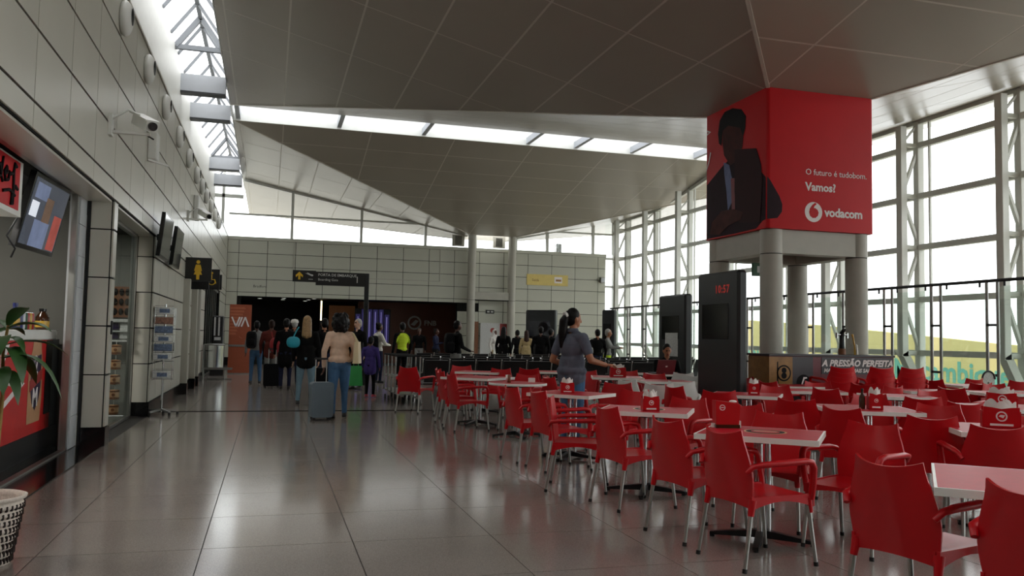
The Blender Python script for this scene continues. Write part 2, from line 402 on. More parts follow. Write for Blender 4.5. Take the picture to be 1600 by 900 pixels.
# pilaster strips beside the rest-room doors
for i, y in enumerate((20.2, 22.25, 23.3)):
    m = MB().use('concrete').bbox(XL - 0.02, XL + 0.14, y - 0.09, y + 0.09, 0.25, 3.0 if i else 2.6, 0.01).use('black_stone').box(XL - 0.02, XL + 0.15, y - 0.1, y + 0.1, 0, 0.25)
    struct(m.build('trim_%d' % (i + 2)), 'pale grey pilaster beside a rest-room door')
for i, (a, b) in enumerate(((20.3, 21.2), (22.3, 23.2))):
    d = struct(MB().use('white_paint').box(-2.16, -2.12, a, b, 0, 3.0).build('door_%d' % (i + 1)), 'pale rest-room door set back in the panelled wall')
    MB().use('steel').cyl((-2.12, a + 0.12, 1.05), (-2.07, a + 0.12, 1.05), 0.012).cyl((-2.07, a + 0.12, 1.05), (-2.07, a + 0.26, 1.05), 0.011).build('handle', d)
# teal glass doors further down the left wall
wg = struct(MB().use('steel').box(-2.02, -1.94, 26.6, 34.2, 2.92, 3.0).box(-2.02, -1.94, 26.6, 34.2, 0, 0.05).build('window_1'), 'tall tinted glass doors in the panelled wall')
for k in range(8):
    y0 = 26.6 + k * 0.95
    MB().use('glass_teal').box(-1.985, -1.975, y0 + 0.03, y0 + 0.92, 0.05, 2.92).build('pane', wg)
    MB().use('steel').box(-2.0, -1.95, y0 - 0.015, y0 + 0.015, 0, 2.95).build('mullion', wg)
MB().use('shop_wall').box(-4.6, -4.55, 26.0, 34.8, 0, 3.2).box(-4.6, -2.2, 25.95, 26.0, 0, 3.2).box(-4.6, -2.2, 34.8, 34.85, 0, 3.2).box(-4.6, -2.2, 26, 34.8, 3.1, 3.2).box(-4.6, -2.2, 26, 34.8, -0.05, 0).build('back_room', wg)

# ---- far wall with panels, opening to the gates
GO0, GO1, GOZ = -1.25, 8.45, 3.02
fb = MB().use('joint').box(-2.5, 15.95, YB + 0.03, YB + 0.3, GOZ, ZT).box(-2.5, GO0, YB + 0.03, YB + 0.3, 0, GOZ).box(GO1, 15.95, YB + 0.03, YB + 0.3, 0, GOZ)
wall_far = struct(fb.build('wall_far'), 'far wall of pale green-grey panels above the gate opening')
BW, BH = 1.2103, 0.5741
zt = [5.4996 - i * BH for i in range(10)]
gb = 0.022
for i in range(-1, 15):
    x0, x1 = -1.4075 + i * BW, -1.4075 + (i + 1) * BW
    x0 = max(x0, XL); x1 = min(x1, 15.95)
    for j in range(9):
        z1, z0 = zt[j], max(zt[j + 1], 0.2)
        segs = [(x0, x1)]
        if z0 < GOZ:
            if z1 > GOZ and x1 > GO0 and x0 < GO1: z0 = GOZ
            elif z1 <= GOZ + 0.01:
                segs = []
                if x0 < GO0: segs.append((x0, min(x1, GO0)))
                if x1 > GO1: segs.append((max(x0, GO1), x1))
        for s0, s1 in segs:
            if s1 - s0 > 0.05 and z1 - z0 > 0.05: boxpart('panel', 'panel_back', wall_far, s0 + gb / 2, s1 - gb / 2, YB, YB + 0.03, z0 + gb / 2, z1 - gb / 2)
boxpart('coping', 'panel_back', wall_far, XL, 15.97, YB - 0.02, YB + 0.32, 5.50, ZT)
# thin conduit lines
cd = MB().use('concrete')
cd.box(0.93, 0.96, YB - 0.03, YB, 4.0, 5.5).box(0.93, 7.60, YB - 0.03, YB, 3.98, 4.01).box(7.57, 7.60, YB - 0.03, YB, 3.98, 5.5)
cd.build('conduit', wall_far)
text('Bradford', 0.16, 'sign_black', wall_far, frame((-0.75, YB - 0.004, 3.42), (1, 0, 0), (0, 0, 1)))
struct(MB().use('black_stone').box(-2.2, GO0, YB - 0.015, YB + 0.03, 0, 0.2).box(GO1, 15.95, YB - 0.015, YB + 0.03, 0, 0.2).build('baseboard_far'), 'dark skirting of the far wall')
# the dim gate hall behind the opening
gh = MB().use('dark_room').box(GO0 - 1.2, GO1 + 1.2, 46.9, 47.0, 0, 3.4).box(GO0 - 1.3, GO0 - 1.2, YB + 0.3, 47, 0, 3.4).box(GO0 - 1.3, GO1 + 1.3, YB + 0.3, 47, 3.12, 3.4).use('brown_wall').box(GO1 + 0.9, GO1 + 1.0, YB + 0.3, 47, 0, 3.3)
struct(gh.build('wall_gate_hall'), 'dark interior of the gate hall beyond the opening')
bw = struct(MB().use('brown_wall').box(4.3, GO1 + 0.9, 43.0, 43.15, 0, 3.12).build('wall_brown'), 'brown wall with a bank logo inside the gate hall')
flat(circ(0.33), 'shield_red', (7.2, 42.995, 2.1), (1, 0, 0), (0, 0, 1)).build('logo_disc', bw)
MB().use('sign_white').prism(circ(0.36, 32), (7.2, 42.99, 2.1), (1, 0, 0), (0, 0, 1), (0, 0.003, 0)).use('brown_wall').prism(circ(0.27, 32), (7.2, 42.985, 2.1), (1, 0, 0), (0, 0, 1), (0, 0.003, 0)).use('sign_white').prism([(-0.2, -0.1), (0.05, 0.16), (0.22, 0.1), (0.0, -0.16)], (7.2, 42.98, 2.1), (1, 0, 0), (0, 0, 1), (0, 0.003, 0)).build('logo_ring', bw)
text('FNB', 0.36, 'sign_white', bw, frame((7.7, 42.99, 1.98), (1, 0, 0), (0, 0, 1)), bold=0.01)
struct(MB().use('wood_orange_glow').box(2.9, 4.2, 43.6, 43.7, 0, 2.9).build('wall_wood'), 'wood wall with a painted-in orange glow inside the gate hall')
for i, (x, y) in enumerate(((-0.6, 39.6), (0.6, 39.9), (0.62, 41.4), (0.6, 43.2), (2.0, 41.0), (1.8, 42.4), (1.7, 44.0), (-0.5, 42.5))):
    l = MB().use('white_paint').lathe([(0.09, 3.12), (0.12, 3.10), (0.10, 3.09)], (x, y, 0), 16).use('lamp_cool').cyl((x, y, 3.1), (x, y, 3.095), 0.095, n=16)
    tag(l.build('downlight'), 'small round lit downlight in the gate hall ceiling', 'lamp', 'gate hall downlights')
l = MB().use('black_metal').box(2.36, 2.46, 42.0, 42.05, 1.3, 3.1).use('lamp_warm').box(2.38, 2.44, 41.97, 42.0, 2.1, 3.05)
tag(l.build('light_strip'), 'tall glowing yellow light strip inside the dark gate hall', 'lamp')
pv = empty('light_screen', (5.0, 42.6, 0)); tag(pv, 'purple screen of vertical light tubes in the gate hall', 'screen')
MB().use('black_metal').box(-0.9, 0.9, 0.03, 0.08, 1.0, 2.75).build('backing', pv)
for k in range(6): MB().use('purple_light').box(-0.85 + k * 0.29, -0.62 + k * 0.29, 0, 0.03, 1.05, 2.72 - (0.25 if k in (0, 5) else 0)).use('violet_line').box(-0.75 + k * 0.29, -0.73 + k * 0.29, -0.01, 0, 1.1, 2.6 - (0.25 if k in (0, 5) else 0)).build('light_tube', pv)

# ---- clerestory glazing above the far wall
wc = struct(MB().use('steel_white').box(XL, 16.4, YB + 0.1, YB + 0.2, 6.62, 6.70).build('window_2'), 'clerestory glazing above the far wall')
cx = [-2.2, 0.82, 3.9, 6.88, 9.3, 11.3, 12.9, 15.3, 16.4]
def ceil2(x): return 8.25 - (x + 1.35) * 0.2 if x < 8.9 else (6.2 if x < 11.1 else 6.2 + (x - 11.1) * 0.22)
for a, b in zip(cx[:-1], cx[1:]):
    MB().use('steel_white').box(b - 0.06, b + 0.06, YB + 0.06, YB + 0.2, ZT, ceil2(b) + 0.05).build('mullion', wc)
    h1, h2 = ceil2(a), ceil2(b)
    MB().use('glass_clear').add([(a, YB + 0.15, ZT), (b, YB + 0.15, ZT), (b, YB + 0.15, h2), (a, YB + 0.15, h1)], [(0, 1, 2, 3)]).build('pane', wc)
MB().use('steel_white').bar((-1.3, YB + 0.12, 8.2), (8.9, YB + 0.12, 6.25), 0.12, 0.16).bar((11.1, YB + 0.12, 6.2), (16.4, YB + 0.12, 7.35), 0.12, 0.14).build('head_rail', wc)
for x in (8.45, 10.45):
    lv = MB().use('concrete').box(x - 0.3, x + 0.3, YB + 0.05, YB + 0.1, 5.7, 6.25).use('joint')
    for k in range(7): lv.box(x - 0.16, x + 0.16, YB + 0.03, YB + 0.05, 5.78 + k * 0.06, 5.81 + k * 0.06)
    lv.build('louvre', wc)

# ---- folded ceilings: inverted pyramids falling to the column clusters
def ceiling(name, X0, X1, Y0, Y1, x0, x1, y0, y1, zh, zl, label, ulines, detail=True):
    c = MB().use('ceil_seam')
    H = {'l': [(X0, Y0), (X0, Y1), (x0, y1), (x0, y0)], 'f': [(X1, Y0), (X0, Y0), (x0, y0), (x1, y0)], 'r': [(X1, Y1), (X1, Y0), (x1, y0), (x1, y1)], 'b': [(X0, Y1), (X1, Y1), (x1, y1), (x0, y1)]}
    def zof(k):
        if k == 'l': return lambda x, y: zh + (zl - zh) * (x - X0) / (x0 - X0)
        if k == 'r': return lambda x, y: zh + (zl - zh) * (X1 - x) / (X1 - x1)
        if k == 'f': return lambda x, y: zh + (zl - zh) * (y - Y0) / (y0 - Y0)
        return lambda x, y: zh + (zl - zh) * (Y1 - y) / (Y1 - y1)
    for k, p in H.items():
        f = zof(k); c.add([(x, y, f(x, y) + 0.0015) for x, y in p] + [(x, y, f(x, y) + 0.25) for x, y in p], [(0, 1, 2, 3), (7, 6, 5, 4), (0, 4, 5, 1), (1, 5, 6, 2), (2, 6, 7, 3), (3, 7, 4, 0)])
    o = struct(c.build(name), label)
    if not detail: return o
    for (hx, hy), (lx, ly) in (((X0, Y0), (x0, y0)), ((X0, Y1), (x0, y1)), ((X1, Y0), (x1, y0)), ((X1, Y1), (x1, y1))):
        MB().use('ceil_seam').bar((hx, hy, zh - 0.004), (lx, ly, zl - 0.004), 0.06, 0.016).build('hip_strip', o)
    gp = 0.038
    for k, p in H.items():
        f = zof(k)
        xs, ys = ulines[k]
        for a, b in zip(xs[:-1], xs[1:]):
            for d, e in zip(ys[:-1], ys[1:]):
                q = clip(p, a + gp / 2, b - gp / 2, d + gp / 2, e - gp / 2)
                if len(q) < 3: continue
                ar = abs(sum(q[i - 1][0] * q[i][1] - q[i][0] * q[i - 1][1] for i in range(len(q)))) / 2
                if ar < 0.02: continue
                n = len(q); vs = [(x, y, f(x, y)) for x, y in q] + [(x, y, f(x, y) + 0.02) for x, y in q]
                MB().use('ceil_panel').add(vs, [tuple(range(n)), tuple(range(n, 2 * n))[::-1]] + [(i, n + i, n + (i + 1) % n, (i + 1) % n) for i in range(n)]).build('panel', o)
    return o
def seq(a, st, lo, hi):
    k = math.floor((lo - a) / st); out = []
    while a + k * st < hi + st: out.append(a + k * st); k += 1
    return out
nx, wx_ = seq(0.18, 1.332, -1.4, 20), seq(0.18 - 0.4, 2.87, -1.4, 20)
U1 = {'l': (nx, seq(12.5, 2.87, -1, 27)), 'r': (seq(10.2, 1.332, 8, 20), seq(12.5, 2.87, -1, 27)), 'f': (seq(8.05, 2.87, -3, 20), seq(11.05, 1.36, -1, 13)), 'b': (seq(8.05, 2.87, -3, 20), seq(14.5, 1.36, 14, 27))}
struct(ceiling('ceiling', -1.35, 19.65, 0.7, 26.2, 8.1, 10.2, 12.4, 14.5, 8.25, 5.8, 'folded panelled ceiling falling to the red banner column', U1))
U2 = {'l': (nx, seq(28.1, 2.87, 28, 50)), 'r': (seq(11.1, 1.36, 11, 22), seq(28.1, 2.87, 28, 50)), 'f': (seq(0.21, 2.87, -3, 22), seq(28.1, 1.4, 28, 38)), 'b': (seq(0.21, 2.87, -3, 22), seq(40, 1.4, 40, 50))}
struct(ceiling('ceiling', -1.35, 21.3, 28.1, 50, 8.9, 11.1, 38.0, 40.0, 8.25, 6.2, 'second folded ceiling falling to the columns at the far wall', U2))
struct(ceiling('ceiling', -1.35, 19.65, -24.8, -1.2, 8.1, 10.2, -14.5, -12.4, 8.25, 5.8, 'folded ceiling behind the viewer', None, False))
# bright slot between the folded ceilings, white fascias, bars and glass above
sl = struct(MB().use('white_paint').box(-1.35, 19.6, 26.205, 26.23, 8.25, 8.95).box(-1.35, 21, 28.07, 28.095, 8.25, 8.95).build('window_3'), 'skylight slot between the two folded ceilings')
for x in (-1.2, 2.0, 4.85, 8.6, 10.4, 12.6, 15.2): MB().use('beam_grey').box(x - 0.07, x + 0.07, 26.2, 28.1, 8.3, 8.52).build('cross_bar', sl)
for k in range(8): MB().use('glass_roof').box(-1.35 + k * 2.8, -1.39 + (k + 1) * 2.8, 26.1, 28.2, 8.95, 8.97).build('pane', sl)
sl0 = struct(MB().use('white_paint').box(-1.35, 19.6, 0.67, 0.695, 8.25, 8.95).box(-1.35, 19.6, -1.195, -1.17, 8.25, 8.95).build('window_4'), 'skylight slot above the viewer')
for k in range(8): MB().use('glass_roof').box(-1.35 + k * 2.65, -1.39 + (k + 1) * 2.65, -1.2, 0.7, 8.95, 8.97).build('pane', sl0)
# ---- long gabled skylight along the left wall
gs = struct(MB().use('white_paint').box(-2.56, -2.5, -10, YB + 0.3, ZT - 0.02, 8.55).box(-1.38, -1.355, -10, YB + 3, 8.25, 8.6).build('window_5'), 'long gabled glass skylight beside the panelled wall')
RZ, EZ, RX = 9.3, 8.5, -1.93
MB().use('rafter_grey').box(RX - 0.05, RX + 0.05, -10, YB + 3, RZ - 0.06, RZ + 0.06).build('ridge_bar', gs)
y = -9.4
while y < 41:
    MB().use('rafter_grey').bar((-2.5, y, EZ), (RX, y, RZ), 0.05, 0.07).bar((-1.36, y, EZ), (RX, y, RZ), 0.05, 0.07).build('rafter', gs)
    MB().use('glass_roof').add([(-2.5, y, EZ + 0.04), (RX, y, RZ + 0.04), (RX, y + 1.6, RZ + 0.04), (-2.5, y + 1.6, EZ + 0.04)], [(0, 1, 2, 3)]).build('pane', gs)
    MB().use('glass_roof').add([(-1.36, y, EZ + 0.04), (RX, y, RZ + 0.04), (RX, y + 1.6, RZ + 0.04), (-1.36, y + 1.6, EZ + 0.04)], [(0, 1, 2, 3)]).build('pane', gs)
    y += 1.6
for y in (22.0, 35.5): MB().use('rafter_grey').bar((-2.5, y, EZ), (RX, y, RZ), 0.14, 0.12).bar((-1.36, y, EZ), (RX, y, RZ), 0.14, 0.12).bar((-2.5, y, EZ), (-1.36, y, EZ), 0.1, 0.12).build('truss_bar', gs)
for i, (y, z0, z1) in enumerate(((23.5, 7.82, 8.28), (26.3, 7.80, 8.25), (34.6, 7.85, 8.3), (37.6, 7.75, 8.2))):
    b = MB().use('beam_grey').box(-2.5, -1.36, y, y + 0.3, z0, z1).use('black_metal').box(-2.5, -1.36, y - 0.01, y + 0.31, z0 - 0.05, z0)
    struct(b.build('trim_%d' % (10 + i)), 'grey cross beam spanning the gabled skylight')
MB().use('steel_white').box(-2.2, -2.08, YB + 0.05, YB + 0.2, ZT, 8.5).box(-2.5, -1.3, YB + 0.05, YB + 0.2, 7.35, 7.5).build('end_post', gs)
MB().use('glass_clear').add([(-2.5, YB + 0.15, ZT), (-1.3, YB + 0.15, ZT), (-1.3, YB + 0.15, 8.4), (-2.5, YB + 0.15, 8.4)], [(0, 1, 2, 3)]).build('end_pane', gs)

# ---- glazed facade on the right, bay by bay, with steel trusses inside it
colY = [18.17 + 3.15 * k for k in range(-9, 7)]
BZ = [1.22, 2.62, 4.0, 5.36, 6.72]
def ztop(y):
    r = 5.8 + (XR - 10.2) * 0.2593
    if y < 26.2: return min(8.2, r)
    if y < 28.1: return 8.2
    f = 8.25 - (y - 28.1) * 0.207
    return max(f, 6.2 + (XR - 11.1) * 0.201)
yb = [-9.0] + [y for y in colY] + [YB + 0.2]
n = 0
for a, b in zip(yb[:-1], yb[1:]):
    if b - a < 0.3: continue
    n += 1
    w = struct(MB().use('steel_white').box(XR - 0.06, XR + 0.06, b - 0.055, b + 0.055, 0, ztop(b)).build('window_%d' % (20 + n)), 'facade window bay with white transoms')
    levels = [0.05] + BZ + [min(ztop(a), ztop(b))]
    for z in BZ: MB().use('steel_white').box(XR - 0.09, XR + 0.05, a + 0.05, b - 0.05, z - 0.075, z + 0.075).build('transom', w)
    MB().use('steel_white').bar((XR, a, ztop(a) - 0.06), (XR, b, ztop(b) - 0.06), 0.14, 0.14).build('head', w)
    MB().use('steel_white').box(XR - 0.08, XR + 0.08, a, b, 0, 0.12).build('sill', w)
    MB().use('steel_white').box(XR - 0.03, XR + 0.03, b - 0.42, b - 0.37, 0.1, min(ztop(a), ztop(b)) - 0.1).build('mullion', w)
    zz = levels
    for z0, z1 in zip(zz[:-1], zz[1:]):
        if z1 - z0 > 0.2: MB().use('glass_clear').add([(XR, a + 0.05, z0 + 0.07), (XR, b - 0.05, z0 + 0.07), (XR, b - 0.05, z1 - 0.07), (XR, a + 0.05, z1 - 0.07)], [(0, 1, 2, 3)]).build('pane', w)
XI = 15.9
for i, y in enumerate(colY):
    zt_ = ztop(y) - 0.05; zi = min(zt_, 7.2) if y < 26 or y > 33 else zt_ - 0.1
    t = struct(MB().use('steel_white').bbox(XI - 0.1, XI + 0.1, y - 0.1, y + 0.1, BZ[0] - 0.1, zi, 0.012).build('trim_%d' % (40 + i)), 'white steel truss post standing before the glazed facade')
    MB().use('steel_white').bbox(XR - 0.1, XR + 0.1, y - 0.09, y + 0.09, 0, zt_, 0.012).build('outer_chord', t)
    MB().use('steel_white').bar((XI, y, BZ[0]), (XR, y, 0.22), 0.2, 0.2, (0, 1, 0)).build('foot_strut', t)
    for k, z in enumerate(BZ): MB().use('steel_white').box(XI, XR, y - 0.05, y + 0.05, z - 0.05, z + 0.05).build('strut', t)
    for k in range(4):
        z0, z1 = BZ[k], BZ[k + 1]
        p, q = ((XI, y, z0), (XR, y, z1)) if k % 2 == 1 else ((XR, y, z0), (XI, y, z1))
        MB().use('steel_white').bar(p, q, 0.07, 0.09, (0, 1, 0)).build('diagonal', t)
    MB().use('steel_white').bar((XI, y, BZ[4]), (XR, y, min(zt_, BZ[4] + 0.6)), 0.05, 0.05).build('diagonal', t)
# glass return at the far right corner
wq = struct(MB().use('steel_white').box(15.95, XR, YB + 0.05, YB + 0.2, 4.0, 4.1).box(15.95, XR, YB + 0.05, YB + 0.2, 5.4, 5.5).box(15.95, XR, YB + 0.05, YB + 0.2, 2.6, 2.7).build('window_6'), 'narrow glazing at the corner of far wall and facade')
MB().use('glass_clear').add([(15.95, YB + 0.12, 0), (XR, YB + 0.12, 0), (XR, YB + 0.12, 7.2), (15.95, YB + 0.12, 7.2)], [(0, 1, 2, 3)]).build('pane', wq)
# rear wall of the hall behind the viewer
struct(MB().use('panel_back').box(-2.5, XR, -10.2, -10, 0, 8.3).build('wall_rear'), 'plain wall behind the viewer')

# ---- outside: apron, yellow wall with painted letters, faint trees
struct(MB().use('apron').box(-160, 200, -120, 220, -0.7, -0.4).build('ground_outside'), 'pale paved ground outside the facade')
yw = tag(MB().use('yellow_wall').prism([(2, -0.5), (42.5, -0.5), (42.5, 2.75), (34, 2.3), (24, 1.55), (16, 1.05), (2, 1.0)], (25.0, 0, 0), (0, 1, 0), (0, 0, 1), (0.3, 0, 0)).build('yellow_boundary_wall'), 'long yellow wall outside with teal painted letters', 'wall')
text('Moçambique', 1.12, 'teal_paint', yw, frame((24.985, 29.1, 0.10), (0, -1, -0.012), (0, -0.012, 1)), bold=0.025, ext=0.004)
text('Moçambique', 1.12, 'teal_paint', yw, frame((24.985, 43.2, 0.60), (0, -1, -0.03), (0, -0.03, 1)), bold=0.025, ext=0.004)
# ================================================================== COLUMNS AND BANNER
def column(x, y, ztop, label, group, band):
    c = empty('round_column', (x, y, 0)); tag(c, label, 'column', group)
    MB().use('concrete').cyl((0, 0, 0), (0, 0, band), 0.19, n=32).build('shaft', c)
    MB().use('joint').cyl((0, 0, band), (0, 0, band + 0.015), 0.183, n=32).build('joint_ring', c)
    MB().use('concrete').cyl((0, 0, band + 0.015), (0, 0, ztop), 0.19, n=32).build('upper_shaft', c)
    return c
column(8.29, 12.59, 3.36, 'round column under the front corner of the red banner', None, 2.93)
column(10.03, 12.59, 3.36, 'round column under the right corner of the red banner', None, 2.93)
column(10.03, 14.33, 3.36, 'round column under the hidden rear corner of the banner', None, 2.93)
column(8.29, 14.33, 3.36, 'round column under the left rear corner of the banner, behind the tall clock totem', None, 2.93)
column(9.02, 38.1, 6.25, 'left of the two slim columns before the far wall', 'columns at the far wall', 3.15)
column(10.98, 38.1, 6.25, 'right of the two slim columns before the far wall', 'columns at the far wall', 3.15)
rb = MB().use('concrete').box(8.15, 8.43, 12.6, 14.3, 2.95, 3.36).box(9.89, 10.17, 12.6, 14.3, 2.95, 3.36).box(8.3, 10.0, 12.45, 12.73, 2.95, 3.36).box(8.3, 10.0, 14.19, 14.47, 2.95, 3.36)
struct(rb.build('trim_60'), 'square of pale beams tying the four banner columns')
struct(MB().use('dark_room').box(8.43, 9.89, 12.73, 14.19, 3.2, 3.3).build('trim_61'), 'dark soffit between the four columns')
struct(MB().use('concrete').box(9.0, 11.0, 38.0, 38.25, 3.18, 3.55).use('joint').box(9.0, 11.0, 38.0, 38.26, 3.14, 3.18).build('trim_62'), 'beam between the two far columns')
for x in (8.75, 9.55):
    tag(MB().use('black_metal').lathe([(0.05, 3.2), (0.06, 3.18), (0.05, 3.16)], (x, 12.9, 0), 12).use('lamp_cool').cyl((x, 12.9, 3.165), (x, 12.9, 3.16), 0.045, n=12).build('downlight'), 'tiny lit downlight under the banner beams', 'lamp', 'downlights under the banner')
# red banner box: one body, printed faces on it
bn = MB().use('banner_red')
bx0, bx1, by0, by1, bz0, bz1, br = 8.08, 10.24, 12.38, 14.5, 3.365, 5.80, 0.06
ring = []
for (cx_, cy_, a0) in ((bx1 - br, by0 + br, -PI / 2), (bx1 - br, by1 - br, 0), (bx0 + br, by1 - br, PI / 2), (bx0 + br, by0 + br, PI)):
    for k in range(5): ring.append((cx_ + br * math.cos(a0 + k * PI / 8), cy_ + br * math.sin(a0 + k * PI / 8)))
n = len(ring)
bn.add([(x, y, bz0) for x, y in ring] + [(x, y, bz1) for x, y in ring], [(i, (i + 1) % n, n + (i + 1) % n, n + i) for i in range(n)], True)
bn.add([(x, y, bz0) for x, y in ring], [tuple(range(n))[::-1]]); bn.add([(x, y, bz1) for x, y in ring], [tuple(range(n))])
banner = tag(bn.build('advertising_banner'), 'huge red banner box wrapped around the tops of four columns', 'banner')
def bprint(name, poly, m, lift):
    """printed shape on the banner: s runs along the left face, round the corner, then along the front"""
    A = clip(poly, -1, 2.02, 0, 9); B = clip(poly, 2.02, 9, 0, 9); mb = MB().use(m)
    if len(A) > 2: mb.prism(A, (bx0 - lift, by1 - 0.05, 0), (0, -1, 0), (0, 0, 1), (-0.002, 0, 0))
    if len(B) > 2: mb.prism([(s - 2.05, z) for s, z in B], (8.10, by0 - lift, 0), (1, 0, 0), (0, 0, 1), (0, -0.002, 0))
    return mb.build(name, banner)
bprint('printed_suit', [(0.01, 4.44), (0.62, 4.72), (1.03, 4.84), (1.86, 4.38), (2.07, 4.2), (2.26, 3.92), (2.32, 3.78), (2.31, 3.65), (2.22, 3.54), (1.93, 3.5), (1.73, 3.39), (1.04, 3.38), (0.02, 3.39)], 'print_suit', 0.002)
bprint('printed_face', [(0.61, 5.39), (0.8, 5.44), (1.21, 5.3), (1.31, 5.11), (1.28, 4.92), (1.1, 4.72), (0.88, 4.66), (0.65, 4.9), (0.59, 5.15)], 'print_brown', 0.004)
bprint('printed_hair', [(0.47, 5.16), (0.43, 5.36), (0.49, 5.6), (0.66, 5.72), (0.95, 5.72), (1.25, 5.62), (1.4, 5.46), (1.38, 5.25), (1.31, 5.11), (1.21, 5.29), (0.8, 5.43), (0.61, 5.39), (0.56, 5.1)], 'print_black', 0.006)
bprint('printed_shirt', [(0.64, 4.77), (0.84, 4.68), (0.94, 4.4), (0.96, 4.0), (0.8, 3.83), (0.75, 4.19), (0.67, 4.53)], 'print_blue', 0.006)
bprint('printed_tie', [(0.90, 4.42), (1.03, 4.40), (1.05, 3.79), (0.94, 3.81)], 'print_tie', 0.008)
bprint('printed_board', [(1.03, 4.93), (1.74, 4.8), (1.89, 4.49), (1.93, 4.15), (1.86, 3.49), (1.18, 3.56), (1.03, 4.15)], 'print_board', 0.010)
bprint('printed_hands', [(0.15, 3.46), (0.23, 3.68), (0.59, 3.86), (1.03, 3.83), (1.32, 3.73), (1.25, 3.61), (0.81, 3.55), (0.51, 3.42)], 'print_brown', 0.013)
bprint('printed_arc', [(0.0, 4.72), (0.10, 4.86), (0.17, 5.05), (0.14, 5.07), (0.07, 4.90), (0.0, 4.77)], 'print_white', 0.004)
bprint('printed_arc', [(0.0, 5.42), (0.16, 5.46), (0.02, 5.52), (0.02, 5.49), (0.1, 5.46), (0.0, 5.45)], 'print_white', 0.004)
FX = (1, 0, 0); FZ = (0, 0, 1); yp = by0 - 0.003
text('O futuro é tudobom.', 0.150, 'print_white', banner, frame((8.83, yp, 4.335), FX, FZ), space=0.98)
text('Vamos?', 0.20, 'print_white', banner, frame((8.83, yp, 4.06), FX, FZ), bold=0.006)
text('vodacom', 0.215, 'print_white', banner, frame((9.215, yp, 3.625), FX, FZ), bold=0.007, space=0.98)
lc = (8.99, yp, 3.685)
MB().use('print_white').prism(circ(0.175, 40), lc, FX, FZ, (0, -0.002, 0)).build('logo_disc', banner)
q = [(0.03, 0.165), (-0.03, 0.12), (-0.075, 0.06), (-0.09, -0.01), (-0.07, -0.07), (-0.02, -0.105), (0.04, -0.1), (0.085, -0.06), (0.1, -0.005), (0.075, 0.045), (0.03, 0.07), (0.0, 0.07), (0.02, 0.11), (0.06, 0.14)]
MB().use('banner_red').prism(q, (lc[0], lc[1] - 0.004, lc[2]), FX, FZ, (0, -0.002, 0)).build('logo_mark', banner)
ex = tag(MB().use('exit_green').box(8.42, 8.80, 13.35, 13.41, 2.62, 2.86).use('black_metal').cyl((8.6, 13.38, 2.86), (8.6, 13.38, 3.2), 0.01).build('exit_sign'), 'small green exit sign hanging under the banner beams', 'sign')
MB().use('sign_white').box(8.50, 8.56, 13.345, 13.35, 2.68, 2.80).box(8.60, 8.74, 13.345, 13.35, 2.72, 2.76).build('pictogram', ex)

